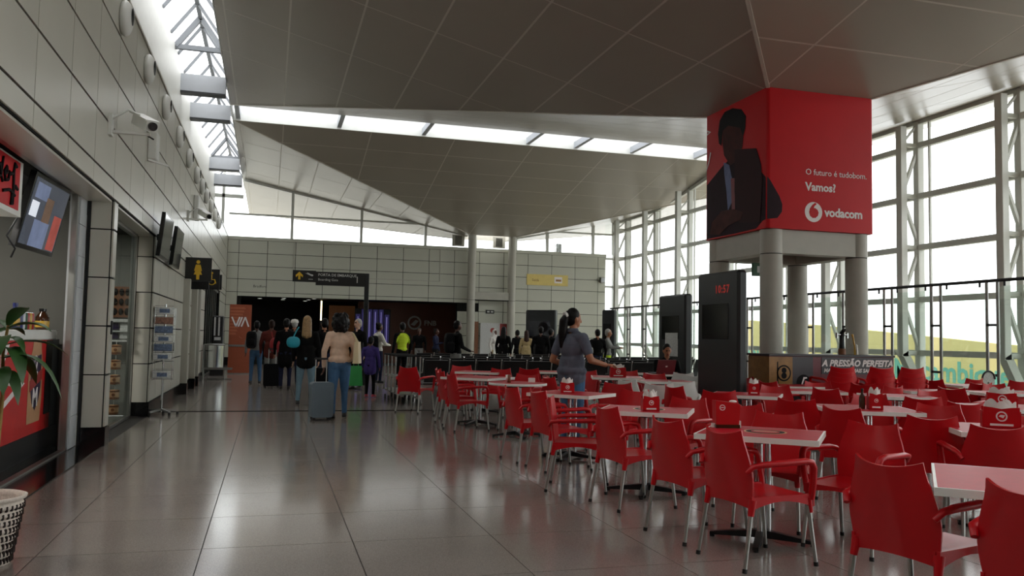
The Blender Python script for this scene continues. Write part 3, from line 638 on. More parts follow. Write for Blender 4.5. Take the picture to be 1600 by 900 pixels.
# ================================================================== CAFE CHAIRS
def chair_proto(m, slats=False):
    W = lambda v: 0.212 + 0.034 * math.sin(min(1, v / 0.9) * PI) - 0.03 * max(0, v - 0.45) ** 1.3 / 0.46      # half width of the back going up
    def back(u, v):
        s = 2 * u - 1; zt_ = 0.822 + 0.034 * abs(s) ** 2.2; zb = 0.375 + 0.018 * (1 - s * s)
        z = zb + (zt_ - zb) * v; h = (z - 0.36) / 0.48
        x = -0.215 - 0.095 * h ** 1.2 + 0.045 * s * s * (0.3 + h) ; y = W(h) * s
        n = Vector((1, -0.35 * s * (0.3 + h), 0.12)).normalized()
        return (x, y, z), n
    def seat(u, v):
        x = -0.225 + 0.475 * v; s = 2 * u - 1; y = s * (0.215 + 0.03 * v)
        z = 0.447 - 0.016 * (1 - s * s) * math.sin(PI * min(1, v * 0.9 + 0.1)) - 0.012 * max(0, v - 0.8) * 5 * 0.8
        return (x, y, z), Vector((0, 0, 1))
    P = {}
    P['seat'] = MB().use(m)
    P['seat'].shell(seat, 8, 8, 0.014)
    for sd in (-1, 1):      # arched side aprons
        pl = []
        for k in range(9): x = -0.225 + 0.475 * k / 8; pl.append((x, 0.452))
        for k in range(8, -1, -1): t = k / 8; pl.append((-0.225 + 0.475 * t, 0.372 + 0.045 * math.sin(PI * t)))
        P['seat'].prism(pl, (0, sd * 0.232 - 0.008, 0), (1, 0, 0), (0, 0, 1), (0, 0.016, 0))
        for xx in (-0.205, 0.225):
            P['seat'].cyl((xx, sd * 0.222, 0.43), (xx - (0.02 if xx < 0 else -0.01), sd * 0.228, 0.335), 0.026, 0.019, 10)
    pl = [(-0.245 + 0.49 * k / 8, 0.437) for k in range(9)] + [(-0.245 + 0.49 * k / 8, 0.375 + 0.035 * math.sin(PI * k / 8)) for k in range(8, -1, -1)]
    P['seat'].prism(pl, (0.243, 0, 0), (0, 1, 0), (0, 0, 1), (0.014, 0, 0))
    if slats:
        b = MB().use(m)
        for k in range(9):
            s = -1 + 2 * k / 8; pts = [Vector(back(k / 8, v)[0]) for v in (0.1, 0.35, 0.6, 0.85)]
            b.tube(pts, 0.012, 6, sy=0.6)
        b.tube([back(u, 0.95)[0] for u in [i / 8 for i in range(9)]], 0.022, 8); b.tube([back(u, 0.15)[0] for u in [i / 8 for i in range(9)]], 0.018, 8)
        P['backrest'] = b
    else:
        P['backrest'] = MB().use(m).shell(back, 14, 12, 0.013)
    def arm(sd):
        pts = [(-0.262, sd * 0.238, 0.60), (-0.235, sd * 0.262, 0.640), (-0.16, sd * 0.272, 0.652), (0.0, sd * 0.278, 0.658), (0.15, sd * 0.278, 0.664), (0.205, sd * 0.276, 0.655), (0.228, sd * 0.270, 0.62), (0.236, sd * 0.255, 0.52), (0.238, sd * 0.236, 0.42)]
        return MB().use(m).tube(pts, [0.017, 0.021, 0.024, 0.025, 0.025, 0.025, 0.024, 0.023, 0.022], 10, sy=0.85)
    out = {k: v.mesh(k) for k, v in P.items()}
    out['arm_l'] = arm(1).mesh('armrest'); out['arm_r'] = arm(-1).mesh('armrest')
    out['legs'] = [(MB().use('aluminium').cyl((a * 0.215 + (0.005 if a > 0 else 0), b * 0.225, 0.40), (-0.278 if a < 0 else 0.268, b * 0.242, 0.022), 0.0155, 0.0125, 10).mesh('leg'),
                    MB().use('black_rubber').cyl((-0.2815 if a < 0 else 0.27, b * 0.243, 0.0), (-0.278 if a < 0 else 0.268, b * 0.242, 0.026), 0.0155, n=10).mesh('foot')) for a in (-1, 1) for b in (-1, 1)]
    return out
CH = {'r': chair_proto('red_plastic'), 'w': chair_proto('white_plastic')}
def chair(kind, x, y, h, label, group=None, z=0.0):
    p = CH[kind]; o = empty('cafe_chair', (x, y, z), math.radians(h)); tag(o, label, 'chair', group)
    link('seat', p['seat'], o); link('backrest', p['backrest'], o); link('armrest', p['arm_l'], o); link('armrest', p['arm_r'], o)
    for l, f in p['legs']:
        lo = link('leg', l, o); link('foot', f, lo)
    return o
G1 = 'red cafe armchairs'
CHAIRS = [
 ('r', 3.08, 4.84, 6, 'red armchair with whole back in view, nearest to the patterned red table'),
 ('r', 3.03, 5.54, 8, 'red armchair directly behind the foremost one, tucked at the left end of the patterned table'),
 ('r', 3.03, 6.65, 7, 'red armchair at the near left side of the second aisle table'),
 ('r', 2.84, 7.47, -24, 'red armchair seen edge-on with a pale glare on its side, beside the aisle'),
 ('r', 3.06, 8.64, 8, 'red armchair by the aisle whose back hides the left of the waitress table'),
 ('r', 2.96, 9.32, 7, 'red armchair by the aisle in front of the round table'),
 ('r', 2.92, 12.46, 8, 'red armchair at the near left of the square table behind the round one'),
 ('r', 2.96, 13.4, 3, 'red armchair squeezed between two others at the aisle end of the far tables'),
 ('r', 3.14, 14.5, 0, 'red armchair at the far aisle corner, just right of the lone turned chair'),
 ('r', 2.64, 15.47, 48, 'lone red armchair turned away, at the far left end of the seating'),
 ('r', 3.17, 3.50, 14, 'large red armchair in the right foreground, full back in view'),
 ('r', 3.20, 2.72, 12, 'nearest red armchair, cut off by the lower right corner'),
 ('w', 7.2, 13.85, 80, 'bright white armchair just right of the laptop, back to the viewer'),
 ('w', 6.93, 12.82, 75, 'grey-white armchair before the tall clock totem, back to the viewer'),
 ('r', 8.35, 15.0, 80, 'red armchair peeking over a white one at the foot of the clock totem'),
 ('w', 5.58, 10.78, 75, 'wide pale armchair in the middle of the white chairs'),
 ('w', 5.07, 10.28, 60, 'white armchair right behind the small red box of the second aisle table'),
 ('w', 5.21, 11.22, 20, 'grey-white armchair right of the waitress, seen from behind'),
 ('r', 7.45, 12.35, 10, 'red armchair in front of the lower right corner of the clock totem'),
 ('w', 7.8, 13.85, 60, 'white armchair at the foot of the banner columns, left of the ochre counter end'),
 ('r', 7.32, 10.85, 10, 'small red armchair left of the white tissue holder by the counter'),
 ('r', 5.17, 9.62, 10, 'dark red armchair facing right behind the second aisle table'),
 ('r', 3.80, 7.36, 215, 'bright red armchair facing left at the right side of the second aisle table'),
 ('r', 5.08, 8.86, 70, 'broad dark red chair back behind the red box with the round emblem'),
 ('r', 4.02, 6.55, 240, 'red armchair facing the viewer just behind the red box on the patterned table'),
 ('r', 3.80, 5.75, 225, 'bright red armchair facing the viewer across the patterned red table'),
 ('r', 6.4, 9.51, 250, 'bright red armchair facing the viewer behind the tissue holder table'),
 ('r', 5.32, 7.5, 40, 'dark red armchair left of the long pink table with the tissue box'),
 ('r', 7.3, 11.75, 255, 'red armchair facing the viewer before the ochre counter end'),
 ('r', 7.78, 10.5, 250, 'red armchair facing the viewer below the stacked chairs'),
 ('r', 7.05, 9.22, 20, 'dark red armchair facing right in front of the left stack of chairs'),
 ('r', 8.5, 10.35, 25, 'dark red armchair facing right below the middle stack of chairs'),
 ('r', 6.45, 7.75, 250, 'red armchair facing the viewer behind the tissue box on the long pink table'),
 ('r', 10.08, 11.72, 100, 'dark red armchair by the facade just right of the beer counter'),
 ('r', 8.22, 9.89, 100, 'low dark red armchair between two pale table tops below the beer counter end'),
 ('r', 5.15, 6.45, 20, 'dark red armchair at the near left of the long pink table'),
 ('r', 11.09, 11.8, 20, 'dark red armchair by the facade facing right, below the letters'),
 ('r', 8.14, 8.6, 260, 'red armchair facing the viewer in the middle right of the cafe'),
 ('r', 9.21, 9.43, 20, 'dark red armchair facing right beside the bright one in the middle right'),
 ('r', 7.0, 7.78, 60, 'dark red armchair right of the long pink table, half hidden'),
 ('r', 6.08, 6.47, 230, 'bright red armchair facing left at the right end of the long pink table'),
 ('r', 5.22, 5.73, 60, 'large dark red chair back right of the arm loop, behind the foreground chair'),
 ('r', 6.87, 7.12, 70, 'dark red chair back left of the two red boxes at the right edge'),
 ('r', 5.14, 5.02, 60, 'large dark red chair back in front of the nearer red box at the right edge'),
 ('r', 12.1, 12.34, 90, 'small dark red chair back below the silver stand at the facade'),
 ('r', 10.76, 10.83, 80, 'dark red chair back in front of the small one at the facade'),
 ('r', 10.75, 10.15, 260, 'red armchair facing the viewer at the right, beyond the boxes'),
 ('r', 12.49, 11.73, 80, 'dark red chair back at the right edge by the facade'),
 ('r', 6.05, 5.30, 240, 'red armchair at the extreme right edge behind the nearer red box'),
 ('r', 3.95, 4.98, 205, 'bright red armchair facing left at the right side of the patterned table'),
 ('r', 3.78, 8.62, 212, 'bright red armchair facing left between the waitress table and the second aisle table'),
 ('r', 4.25, 10.0, 230, 'red armchair right behind the waitress, facing the viewer'),
 ('r', 4.24, 11.79, 10, 'dark red armchair right of the round table, left of the waitress'),
 ('r', 3.96, 14.64, 235, 'red armchair facing the viewer beyond the far aisle tables'),
 ('r', 3.62, 15.9, 260, 'red armchair facing the viewer behind the farthest aisle table'),
 ('r', 3.75, 12.4, 230, 'red armchair facing the viewer behind the round table'),
 ('r', 4.84, 15.27, 60, 'dark red armchair before the black waiting seats, left of the waitress'),
 ('r', 6.36, 14.21, 250, 'red armchair facing the viewer right of the box the waitress touches'),
 ('r', 6.3, 12.95, 250, 'low red armchair left of the laptop'),
 ('r', 5.45, 14.1, 240, 'red armchair behind the hands of the waitress'),
]
for k, x, y, h, lab in CHAIRS: chair(k, x, y, h, lab, G1 if k == 'r' else 'white cafe armchairs')
for nm, x in (('left', 8.35), ('middle', 9.05), ('right', 9.62)):
    for k in range(4): chair('r', x, 11.0, 80, '%s red armchair of the %s chair stack before the beer counter' % (['bottom', 'second lowest', 'second highest', 'topmost'][k], nm), 'chair stacks', z=0.075 * k)

# ================================================================== CAFE TABLES
def table_proto(w, d, rnd=False):
    P = {}
    if rnd:
        P['tabletop'] = MB().use('table_red').cyl((0, 0, 0.75), (0, 0, 0.766), w - 0.012, n=40).mesh('tabletop')
        P['edge_band'] = MB().use('table_edge').lathe([(w - 0.012, 0.7655), (w, 0.762), (w, 0.733), (w - 0.02, 0.73), (0.0, 0.73)], n=40).mesh('edge_band')
    else:
        P['tabletop'] = MB().use('table_red').box(-w + 0.014, w - 0.014, -d + 0.014, d - 0.014, 0.74, 0.766).mesh('tabletop')
        e = MB().use('table_edge')
        for a0, a1, b0, b1 in ((-w, w, -d, -d + 0.014), (-w, w, d - 0.014, d), (-w, -w + 0.014, -d + 0.014, d - 0.014), (w - 0.014, w, -d + 0.014, d - 0.014)): e.box(a0, a1, b0, b1, 0.728, 0.7655)
        e.box(-w + 0.014, w - 0.014, -d + 0.014, d - 0.014, 0.728, 0.74)
        P['edge_band'] = e.mesh('edge_band')
    c = MB().use('chrome')
    for k in range(3): t = 2 * PI * k / 3 + 0.4; c.cyl((0.045 * math.cos(t), 0.045 * math.sin(t), 0.06), (0.045 * math.cos(t), 0.045 * math.sin(t), 0.70), 0.023, n=12)
    c.use('black_metal').box(-0.15, 0.15, -0.03, 0.03, 0.70, 0.73).box(-0.03, 0.03, -0.15, 0.15, 0.70, 0.73)
    P['pedestal'] = c.mesh('pedestal')
    P['foot'] = MB().use('black_metal').add([(0.02, -0.032, 0.085), (0.02, 0.032, 0.085), (0.36, 0.02, 0.035), (0.36, -0.02, 0.035), (0.02, -0.03, 0.03), (0.02, 0.03, 0.03), (0.36, 0.02, 0.015), (0.36, -0.02, 0.015)], [(0, 3, 2, 1), (4, 5, 6, 7), (0, 4, 7, 3), (1, 2, 6, 5), (2, 3, 7, 6), (0, 1, 5, 4)]).use('black_rubber').cyl((0.345, 0, 0), (0.345, 0, 0.018), 0.018, n=10).mesh('foot')
    return P
TP = {'a': table_proto(0.41, 0.36), 'b': table_proto(0.44, 0.44), 'o': table_proto(0.42, 0.42, True)}
RING = MB().use('can_yellow').prism(circ(0.15, 28), (0, 0, 0.7662), (1, 0, 0), (0, 1, 0), (0, 0, 0.0006)).use('print_black').prism(circ(0.135, 28), (0, 0, 0.7668), (1, 0, 0), (0, 1, 0), (0, 0, 0.0006)).use('table_red').prism(circ(0.10, 28), (0, 0, 0.7674), (1, 0, 0), (0, 1, 0), (0, 0, 0.0006)).use('bottle_tan').prism([(-0.08, -0.02), (0.08, -0.02), (0.08, 0.03), (-0.08, 0.03)], (0, 0, 0.768), (1, 0, 0), (0, 1, 0), (0, 0, 0.0006)).mesh('printed_emblem')
def table(kind, x, y, h, label, emblem=False, group='red cafe tables'):
    p = TP[kind]; o = empty('cafe_table', (x, y, 0), math.radians(h)); tag(o, label, 'table', group)
    link('tabletop', p['tabletop'], o); link('edge_band', p['edge_band'], o); link('pedestal', p['pedestal'], o)
    for k in range(4): link('foot', p['foot'], o, rz=PI / 2 * k + 0.02)
    if emblem: link('printed_emblem', RING, o, (0.02, 0.04, 0))
    return o
TABLES = [
 ('a', 3.40, 5.28, -40, 'red table with a printed emblem and pale edge, in the centre foreground', True),
 ('a', 3.39, 7.16, -33, 'red table with pale edge, second in the aisle row, with a small red box', True),
 ('a', 3.47, 9.38, -48, 'red table with pale edge in front of the waitress', False),
 ('o', 3.45, 11.55, 0, 'round red table with pale rim beside the aisle', False),
 ('b', 3.27, 13.2, -45, 'square red table behind the round table', False),
 ('a', 3.85, 15.3, -30, 'farthest red table of the aisle row', False),
 ('b', 3.53, 3.17, -42, 'pinkish table with a pale edge at the right foreground edge', False),
 ('b', 5.80, 7.15, -25, 'long pink-topped table with a red tissue box, middle right', False),
 ('a', 5.72, 9.22, -38, 'red table with an upright tissue holder, in front of the counter end', False),
 ('b', 5.60, 5.28, -30, 'pale table under the nearer red box at the right edge', False),
 ('b', 7.75, 7.2, -20, 'pale table under the farther red box at the right edge', False),
 ('a', 7.73, 8.94, -25, 'pale table below the right end of the beer counter', False),
 ('a', 10.05, 9.55, -20, 'pale table in the middle of the facade side', False),
 ('a', 11.37, 11.4, -10, 'small pale table right by the facade letters', False),
 ('a', 11.0, 9.55, -20, 'pale table near the right edge behind the boxes', False),
 ('a', 7.2, 9.98, -25, 'pale table between the left and middle chair stacks, nearer one', False),
 ('a', 9.15, 9.98, -15, 'pale table right in front of the middle and right chair stacks', False),
 ('a', 7.66, 11.15, -15, 'pale table left of the chair stacks', False),
 ('a', 7.6, 12.95, -15, 'pale table at the foot of the clock totem', False),
 ('a', 7.45, 14.95, 0, 'pale table carrying the open laptop', False),
 ('a', 6.15, 12.3, -10, 'pale table among the white armchairs', False),
 ('b', 5.85, 13.55, -20, 'pale table whose red box the waitress touches', False),
 ('a', 5.29, 15.71, -10, 'pale table before the black waiting seats', False),
]
for k, x, y, h, lab, em in TABLES: table(k, x, y, h, lab, em)

# ================================================================== TABLE-TOP THINGS
def napkin_box(x, y, h, w, ht, label, tissue=True, emblem=True, d=0.12, z=0.767):
    o = empty('napkin_box', (x, y, z), math.radians(h)); tag(o, label, 'napkin box', 'red napkin boxes on the tables')
    a, b = w / 2, d / 2
    pr = [(-a, 0), (a, 0), (a * 0.93, ht), (a * 0.5, ht * 0.97), (0, ht * 0.9), (-a * 0.5, ht * 0.97), (-a * 0.93, ht)]
    MB().use('red_plastic').prism(pr, (0, -b, 0), (1, 0, 0), (0, 0, 1), (0, 0.008, 0)).prism(pr, (0, b - 0.008, 0), (1, 0, 0), (0, 0, 1), (0, 0.008, 0)).box(-a, -a + 0.006, -b, b, 0, ht * 0.8).box(a - 0.006, a, -b, b, 0, ht * 0.8).box(-a, a, -b, b, 0, 0.006).build('body', o)
    if tissue:
        MB().use('tissue').grid(lambda u, v: ((u - 0.5) * w * 0.85, 0.02 * math.sin(6 * u + v), ht * 0.35 + v * (ht * 0.72 + 0.05 * abs(math.sin(2.2 * PI * u)))), 16, 4).grid(lambda u, v: ((u - 0.5) * w * 0.8, -0.02 + 0.02 * math.cos(5 * u + v), ht * 0.35 + v * (ht * 0.66 + 0.045 * abs(math.cos(1.9 * PI * u)))), 16, 4).build('tissue', o)
    if emblem:
        MB().use('print_white').prism(circ(w * 0.15, 20), (0, -b - 0.001, ht * 0.55), (1, 0, 0), (0, 0, 1), (0, -0.001, 0)).use('banner_red').prism(circ(w * 0.11, 20), (0, -b - 0.0025, ht * 0.55), (1, 0, 0), (0, 0, 1), (0, -0.001, 0)).use('print_white').prism([(-w * 0.08, 0.0), (w * 0.04, -w * 0.05), (w * 0.09, 0.01), (-w * 0.03, w * 0.05)], (0, -b - 0.004, ht * 0.55), (1, 0, 0), (0, 0, 1), (0, -0.001, 0)).build('emblem', o)
        MB().use('print_white').box(-w * 0.3, w * 0.3, -b - 0.002, -b - 0.001, ht * 0.1, ht * 0.2).build('print_band', o)
    return o
mh = empty('menu_stand', (3.30, 5.60, 0.767), math.radians(-14)); tag(mh, 'large red menu box with a round white emblem on the patterned table', 'menu box')
MB().use('red_plastic').prism([(-0.085, 0.02), (0.085, 0.02), (0.095, 0.17), (0.05, 0.185), (-0.09, 0.2)], (0, -0.05, 0), (1, 0, 0), (0, 0, 1), (0, 0.1, 0)).build('body', mh)
MB().use('brown_glass').box(-0.09, 0.09, -0.06, 0.06, 0, 0.025).build('base', mh)
MB().use('print_white').prism(circ(0.022, 20), (-0.04, -0.051, 0.15), (1, 0, 0), (0, 0, 1), (0, -0.001, 0)).use('banner_red').prism(circ(0.016, 20), (-0.04, -0.0525, 0.15), (1, 0, 0), (0, 0, 1), (0, -0.001, 0)).use('print_white').box(-0.052, -0.028, -0.055, -0.0535, 0.147, 0.153).build('emblem', mh)
MB().use('tissue').box(0.085, 0.11, -0.02, 0.02, 0.0, 0.05).box(-0.105, -0.085, -0.02, 0.02, 0.0, 0.03).ell((0.06, 0.02, 0.19), (0.03, 0.02, 0.012)).build('tissue', mh)
napkin_box(3.36, 7.02, -14, 0.15, 0.135, 'small red napkin box with white tissues on the second aisle table')
napkin_box(3.42, 9.40, -14, 0.16, 0.125, 'red napkin box with two tissue tips on the waitress table')
napkin_box(5.82, 13.45, -14, 0.27, 0.17, 'red napkin box under the waitress hand')
napkin_box(5.80, 7.02, -25, 0.13, 0.16, 'narrow red tissue box on the long pink table')
napkin_box(5.78, 9.15, -28, 0.13, 0.14, 'pale red holder with upright white tissues by the counter')
napkin_box(5.62, 5.36, -38, 0.27, 0.165, 'nearer of two wide red boxes at the right edge', emblem=True)
napkin_box(7.62, 7.25, -38, 0.29, 0.15, 'farther of two wide red boxes at the right edge')
def small(name, mb, loc, label, cat, rz=0): return tag(mb.build(name, None, loc, rz), label, cat)
small('sauce_bottle', MB().use('brown_glass').lathe([(0, 0), (0.028, 0), (0.03, 0.02), (0.03, 0.11), (0.012, 0.15), (0.012, 0.185)], n=14).use('black_rubber').cyl((0, 0, 0.185), (0, 0, 0.20), 0.014, n=12), (5.70, 7.08, 0.767), 'dark bottle left of the narrow red tissue box', 'bottle')
small('paper_cup', MB().use('tissue').lathe([(0, 0), (0.028, 0), (0.036, 0.1), (0.033, 0.1), (0.026, 0.006), (0, 0.006)], n=16), (3.36, 11.75, 0.767), 'white paper cup on the round table', 'cup')
small('pepper_shaker', MB().use('wood').lathe([(0, 0), (0.025, 0), (0.02, 0.05), (0.024, 0.1), (0, 0.12)], n=14), (3.32, 11.55, 0.767), 'dark shaker beside the paper cup on the round table', 'shaker')
small('sugar_box', MB().use('tissue').bbox(-0.05, 0.05, -0.035, 0.035, 0, 0.06, 0.004).use('card_pale').box(-0.045, 0.045, -0.03, 0.03, 0.06, 0.064), (3.68, 11.62, 0.767), 'small white box on the right of the round table', 'box', -0.3)
small('bill_tray', MB().use('steel').bbox(-0.11, 0.11, -0.07, 0.07, 0, 0.008, 0.002).use('tissue').box(-0.09, 0.08, -0.05, 0.05, 0.008, 0.012), (3.74, 3.12, 0.767), 'silver tray with a slip of paper on the foreground table', 'tray', -0.5)
lp = empty('laptop', (7.42, 14.85, 0.767), math.radians(8)); lp.scale = (1.15, 1.15, 1.15); tag(lp, 'open laptop with a reddish lid on the table before the seated man', 'laptop')
MB().use('kiosk_black').bbox(-0.18, 0.18, -0.0, 0.24, 0, 0.018, 0.004).build('keyboard', lp)
MB().use('laptop_red').obox((0, -0.035, 0.125), (1, 0, 0), (0, -0.28, 1), (0, 1, 0.28), 0.18, 0.118, 0.006).use('tissue').obox((0, -0.043, 0.125), (1, 0, 0), (0, -0.28, 1), (0, 1, 0.28), 0.02, 0.012, 0.0005).build('lid', lp)

# ================================================================== BEER COUNTER
bc = empty('beer_counter', (7.62, 11.62, 0)); tag(bc, 'long promotional beer counter with printed front before the columns', 'counter')
MB().use('counter_maroon').box(0, 2.36, 0, 0.6, 0, 1.2).build('body', bc)
MB().use('counter_dark').bbox(-0.02, 2.38, -0.02, 0.62, 1.2, 1.235, 0.006).build('worktop', bc)
MB().use('counter_ochre').box(-0.006, 0.42, -0.006, 0, 0.05, 1.19).box(-0.006, 0, 0, 0.6, 0.05, 1.19).build('ochre_print', bc)
MB().use('counter_dark').box(0.42, 0.80, -0.006, 0, 0.05, 1.19).build('dark_print', bc)
MB().use('counter_dark').box(0.96, 2.34, -0.006, 0, 0.92, 1.19).build('slogan_band', bc)
text('A PRESSÃO PERFEITA', 0.143, 'print_white', bc, frame((0.97, -0.008, 1.05), FX, FZ), bold=0.006, shear=0.25, ext=0.001, space=1.02)
text('MAIS FRESCA, MAIS SABOROSA', 0.085, 'print_white', bc, frame((1.0, -0.008, 0.95), FX, FZ), bold=0.003, shear=0.25, ext=0.001)
MB().use('print_black').prism(circ(0.13, 28), (0.26, -0.007, 0.93), FX, FZ, (0, -0.001, 0)).use('counter_ochre').prism(circ(0.105, 28), (0.26, -0.009, 0.93), FX, FZ, (0, -0.001, 0)).use('print_black').prism(circ(0.045, 16, 0, 0.045), (0.26, -0.011, 0.93), FX, FZ, (0, -0.001, 0)).prism(circ(0.05, 16, 0, -0.04), (0.26, -0.011, 0.93), FX, FZ, (0, -0.001, 0)).build('round_emblem', bc)
MB().use('print_black').prism([(0.08, 0.55), (0.13, 0.6), (0.135, 1.1), (0.155, 1.12), (0.16, 0.62), (0.19, 0.6), (0.17, 0.5), (0.1, 0.45)], (0, -0.007, 0), FX, FZ, (0, -0.001, 0)).prism(circ(0.07, 20, 0.07, 0.66), (0, -0.007, 0), FX, FZ, (0, -0.001, 0)).build('guitar_print', bc)
MB().use('print_black').prism(circ(0.13, 24), (0.62, -0.007, 0.78), FX, FZ, (0, -0.001, 0)).use('print_white').prism([(-0.06, -0.08), (-0.04, -0.08), (0.02, 0.06), (0.07, 0.07), (0.06, 0.09), (0.0, 0.09)], (0.62, -0.009, 0.78), FX, FZ, (0, -0.001, 0)).build('badge_print', bc)
tw = empty('beer_tap', (9.15, 11.85, 1.235)); tag(tw, 'dark beer tap tower with a curved neck on the beer counter', 'beer tap')
MB().use('black_metal').tube([(0, 0, 0), (0, 0, 0.25), (0, 0, 0.36), (0.0, -0.06, 0.42)], [0.05, 0.04, 0.04, 0.03], 12).build('tower', tw)
MB().use('wood').cyl((0, 0, 0), (0, 0, 0.10), 0.06, n=14).build('base', tw)
MB().use('chrome').cyl((-0.11, 0, 0.33), (0.11, 0, 0.33), 0.018).cyl((-0.1, 0, 0.27), (-0.1, 0, 0.36), 0.022).cyl((0.1, 0, 0.27), (0.1, 0, 0.36), 0.022).build('spout', tw)
tp = empty('tap_handle', (9.37, 11.85, 1.235)); tag(tp, 'slim golden tap with a pale handle right of the dark beer tower', 'beer tap')
MB().use('can_yellow').tube([(0.04, 0, 0), (0.03, 0, 0.14), (0.0, 0, 0.28), (-0.02, 0, 0.34)], [0.022, 0.014, 0.014, 0.02], 10).build('neck', tp)
MB().use('tissue').tube([(0.055, -0.03, 0.0), (0.045, -0.03, 0.16), (0.035, -0.03, 0.18)], [0.02, 0.012, 0.004], 10).build('handle', tp)

# ================================================================== CLOCK TOTEMS
def totem(x, y, h, w, t, label, led=None, poster=False, z=2.5):
    o = empty('totem', (x, y, 0), math.radians(h)); tag(o, label, 'totem')
    # local: front is -y, width along x
    MB().use('kiosk_black').bbox(-w / 2, w / 2, 0, t, 0, z, 0.04).build('body', o)
    MB().use('kiosk_screen').box(-w * 0.36, w * 0.28, -0.006, 0.0, z * 0.58, z * 0.80).build('screen', o)
    if led: text(led, 0.17, 'led_red', o, frame((-0.05, -0.004, z - 0.33), FX, FZ), bold=0.004, ext=0.001, space=1.15)
    if poster: MB().use('card_pale').box(-w * 0.22, w * 0.25, -0.008, 0, 1.05, 1.6).build('notice', o)
    return o
totem(6.74, 11.72, -90, 1.25, 0.17, 'tall black totem with a red digital clock before the banner columns', '10:57')
totem(9.12, 17.95, -90, 1.35, 0.2, 'middle black totem behind the man with the laptop', None, True)
totem(11.78, 28.2, -60, 0.55, 0.2, 'farthest small black totem beside the glass screen', None)
k4 = totem(10.1, 30.9, -40, 1.25, 0.25, 'dark totem showing a dim picture, before the far wall', None, False, 2.52)
MB().use('tv_screen').box(-0.45, 0.42, -0.009, -0.006, 1.5, 2.1).use('print_black').prism(circ(0.2, 20), (0.12, -0.010, 1.85), FX, FZ, (0, -0.001, 0)).build('picture', k4)

# ================================================================== GLASS SCREEN WITH STEEL POSTS
gsn = empty('glass_screen', (13.9, 0, 0)); tag(gsn, 'long glass screen with paired steel posts and a dark top rail before the facade', 'glass screen')
ys = [9.0 + 1.47 * k for k in range(17)]
MB().use('black_metal').cyl((0, 7.6, 2.74), (0, 33.0, 2.74), 0.035, n=10).build('top_rail', gsn)
POSTM = MB().use('steel').cyl((0, 0, 0), (0, 0, 2.72), 0.032, n=12).mesh('post')
PLATE = MB().use('black_metal').box(-0.03, 0.03, -0.14, 0.14, -0.025, 0.025).mesh('tie_plate')
PANE = MB().use('glass_screen').box(-0.006, 0.006, -0.56, 0.56, 0.1, 2.62).mesh('pane')
KNOB = MB().use('black_metal').cyl((0, 0, 0), (0, 0, 0.09), 0.022, n=8).mesh('rail_clip')
for y in ys:
    link('post', POSTM, gsn, (0, y - 0.13, 0)); link('post', POSTM, gsn, (0, y + 0.13, 0))
    for z in (0.85, 1.85): link('tie_plate', PLATE, gsn, (0, y, z))
    link('pane', PANE, gsn, (0, y + 0.735, 0))
    link('rail_clip', KNOB, gsn, (0, y + 0.3, 2.62)); link('rail_clip', KNOB, gsn, (0, y + 1.17, 2.62))
st = empty('round_stand', (13.1, 12.75, 0)); tag(st, 'small silver sign with a dark arched top standing by the facade', 'sign')
MB().use('steel').cyl((0, 0, 0), (0, 0, 0.75), 0.02).cyl((0, 0, 0), (0, 0, 0.02), 0.16, n=20).build('pole', st)
MB().use('card_pale').prism([(-0.15, 0), (0.15, 0), (0.15, 0.22)] + circ(0.15, 12, 0, 0.22, 0, PI) + [(-0.15, 0.22)], (0, 0, 0.58), FX, FZ, (0, 0.02, 0)).build('plate', st)
MB().use('black_metal').tube([(0.15 * math.cos(PI * k / 12), -0.005, 0.80 + 0.15 * math.sin(PI * k / 12)) for k in range(13)], 0.018, 8).build('arch', st)

# ================================================================== WAITING SEATS
SEATB = MB().use('seat_black').shell(lambda u, v: ((-0.24 + 0.48 * u, -0.05 - 0.13 * v + 0.02 * math.sin(PI * v), 0.46 + 0.46 * v), Vector((0, 1, 0.25))), 4, 5, 0.03).mesh('seat_back')
SEATP = MB().use('seat_black').shell(lambda u, v: ((-0.24 + 0.48 * u, -0.03 + 0.46 * v, 0.43 - 0.03 * math.sin(PI * v) + 0.02 * v), Vector((0, 0, 1))), 4, 5, 0.03).mesh('seat_pan')
ARMM = MB().use('chrome').tube([(0, -0.17, 0.9), (0, -0.13, 0.66), (0, -0.02, 0.655), (0, 0.33, 0.65), (0, 0.36, 0.6), (0, 0.34, 0.42), (0, 0.0, 0.38)], 0.016, 8).tube([(0, -0.19, 0.94), (0, -0.16, 0.86)], 0.02, 8).mesh('armrest')
LEGM = MB().use('chrome').tube([(0, 0.05, 0.38), (0, 0.05, 0.2), (0, 0.24, 0.03), (0, 0.34, 0.02)], 0.022, 8).tube([(0, 0.05, 0.2), (0, -0.14, 0.03), (0, -0.24, 0.02)], 0.022, 8).mesh('leg')
def bench(x, y, h, n, label):
    o = empty('waiting_bench', (x, y, 0), math.radians(h)); tag(o, label, 'bench', 'black waiting seats with chrome frames')
    for k in range(n):
        link('seat_back', SEATB, o, (0.3 + 0.56 * k, 0, 0)); link('seat_pan', SEATP, o, (0.3 + 0.56 * k, 0, 0))
    for k in range(n + 1): link('armrest', ARMM, o, (0.02 + 0.56 * k, 0, 0))
    MB().use('chrome').box(0, 0.56 * n + 0.04, 0.02, 0.08, 0.36, 0.40).build('beam', o)
    for k in (0, n): link('leg', LEGM, o, (0.02 + 0.56 * k, 0, 0))
    return o
for i, (x, y, nm) in enumerate(((3.05, 17.3, 'first'), (3.25, 19.3, 'second'), (3.45, 21.5, 'third'), (4.1, 24.5, 'fourth'))):
    bench(x, y, 0, 5, 'black waiting bench with chrome arms, left one of the %s row behind the cafe' % nm)
    bench(x + 3.0, y, 0, 5, 'black waiting bench with chrome arms, right one of the %s row behind the cafe' % nm)
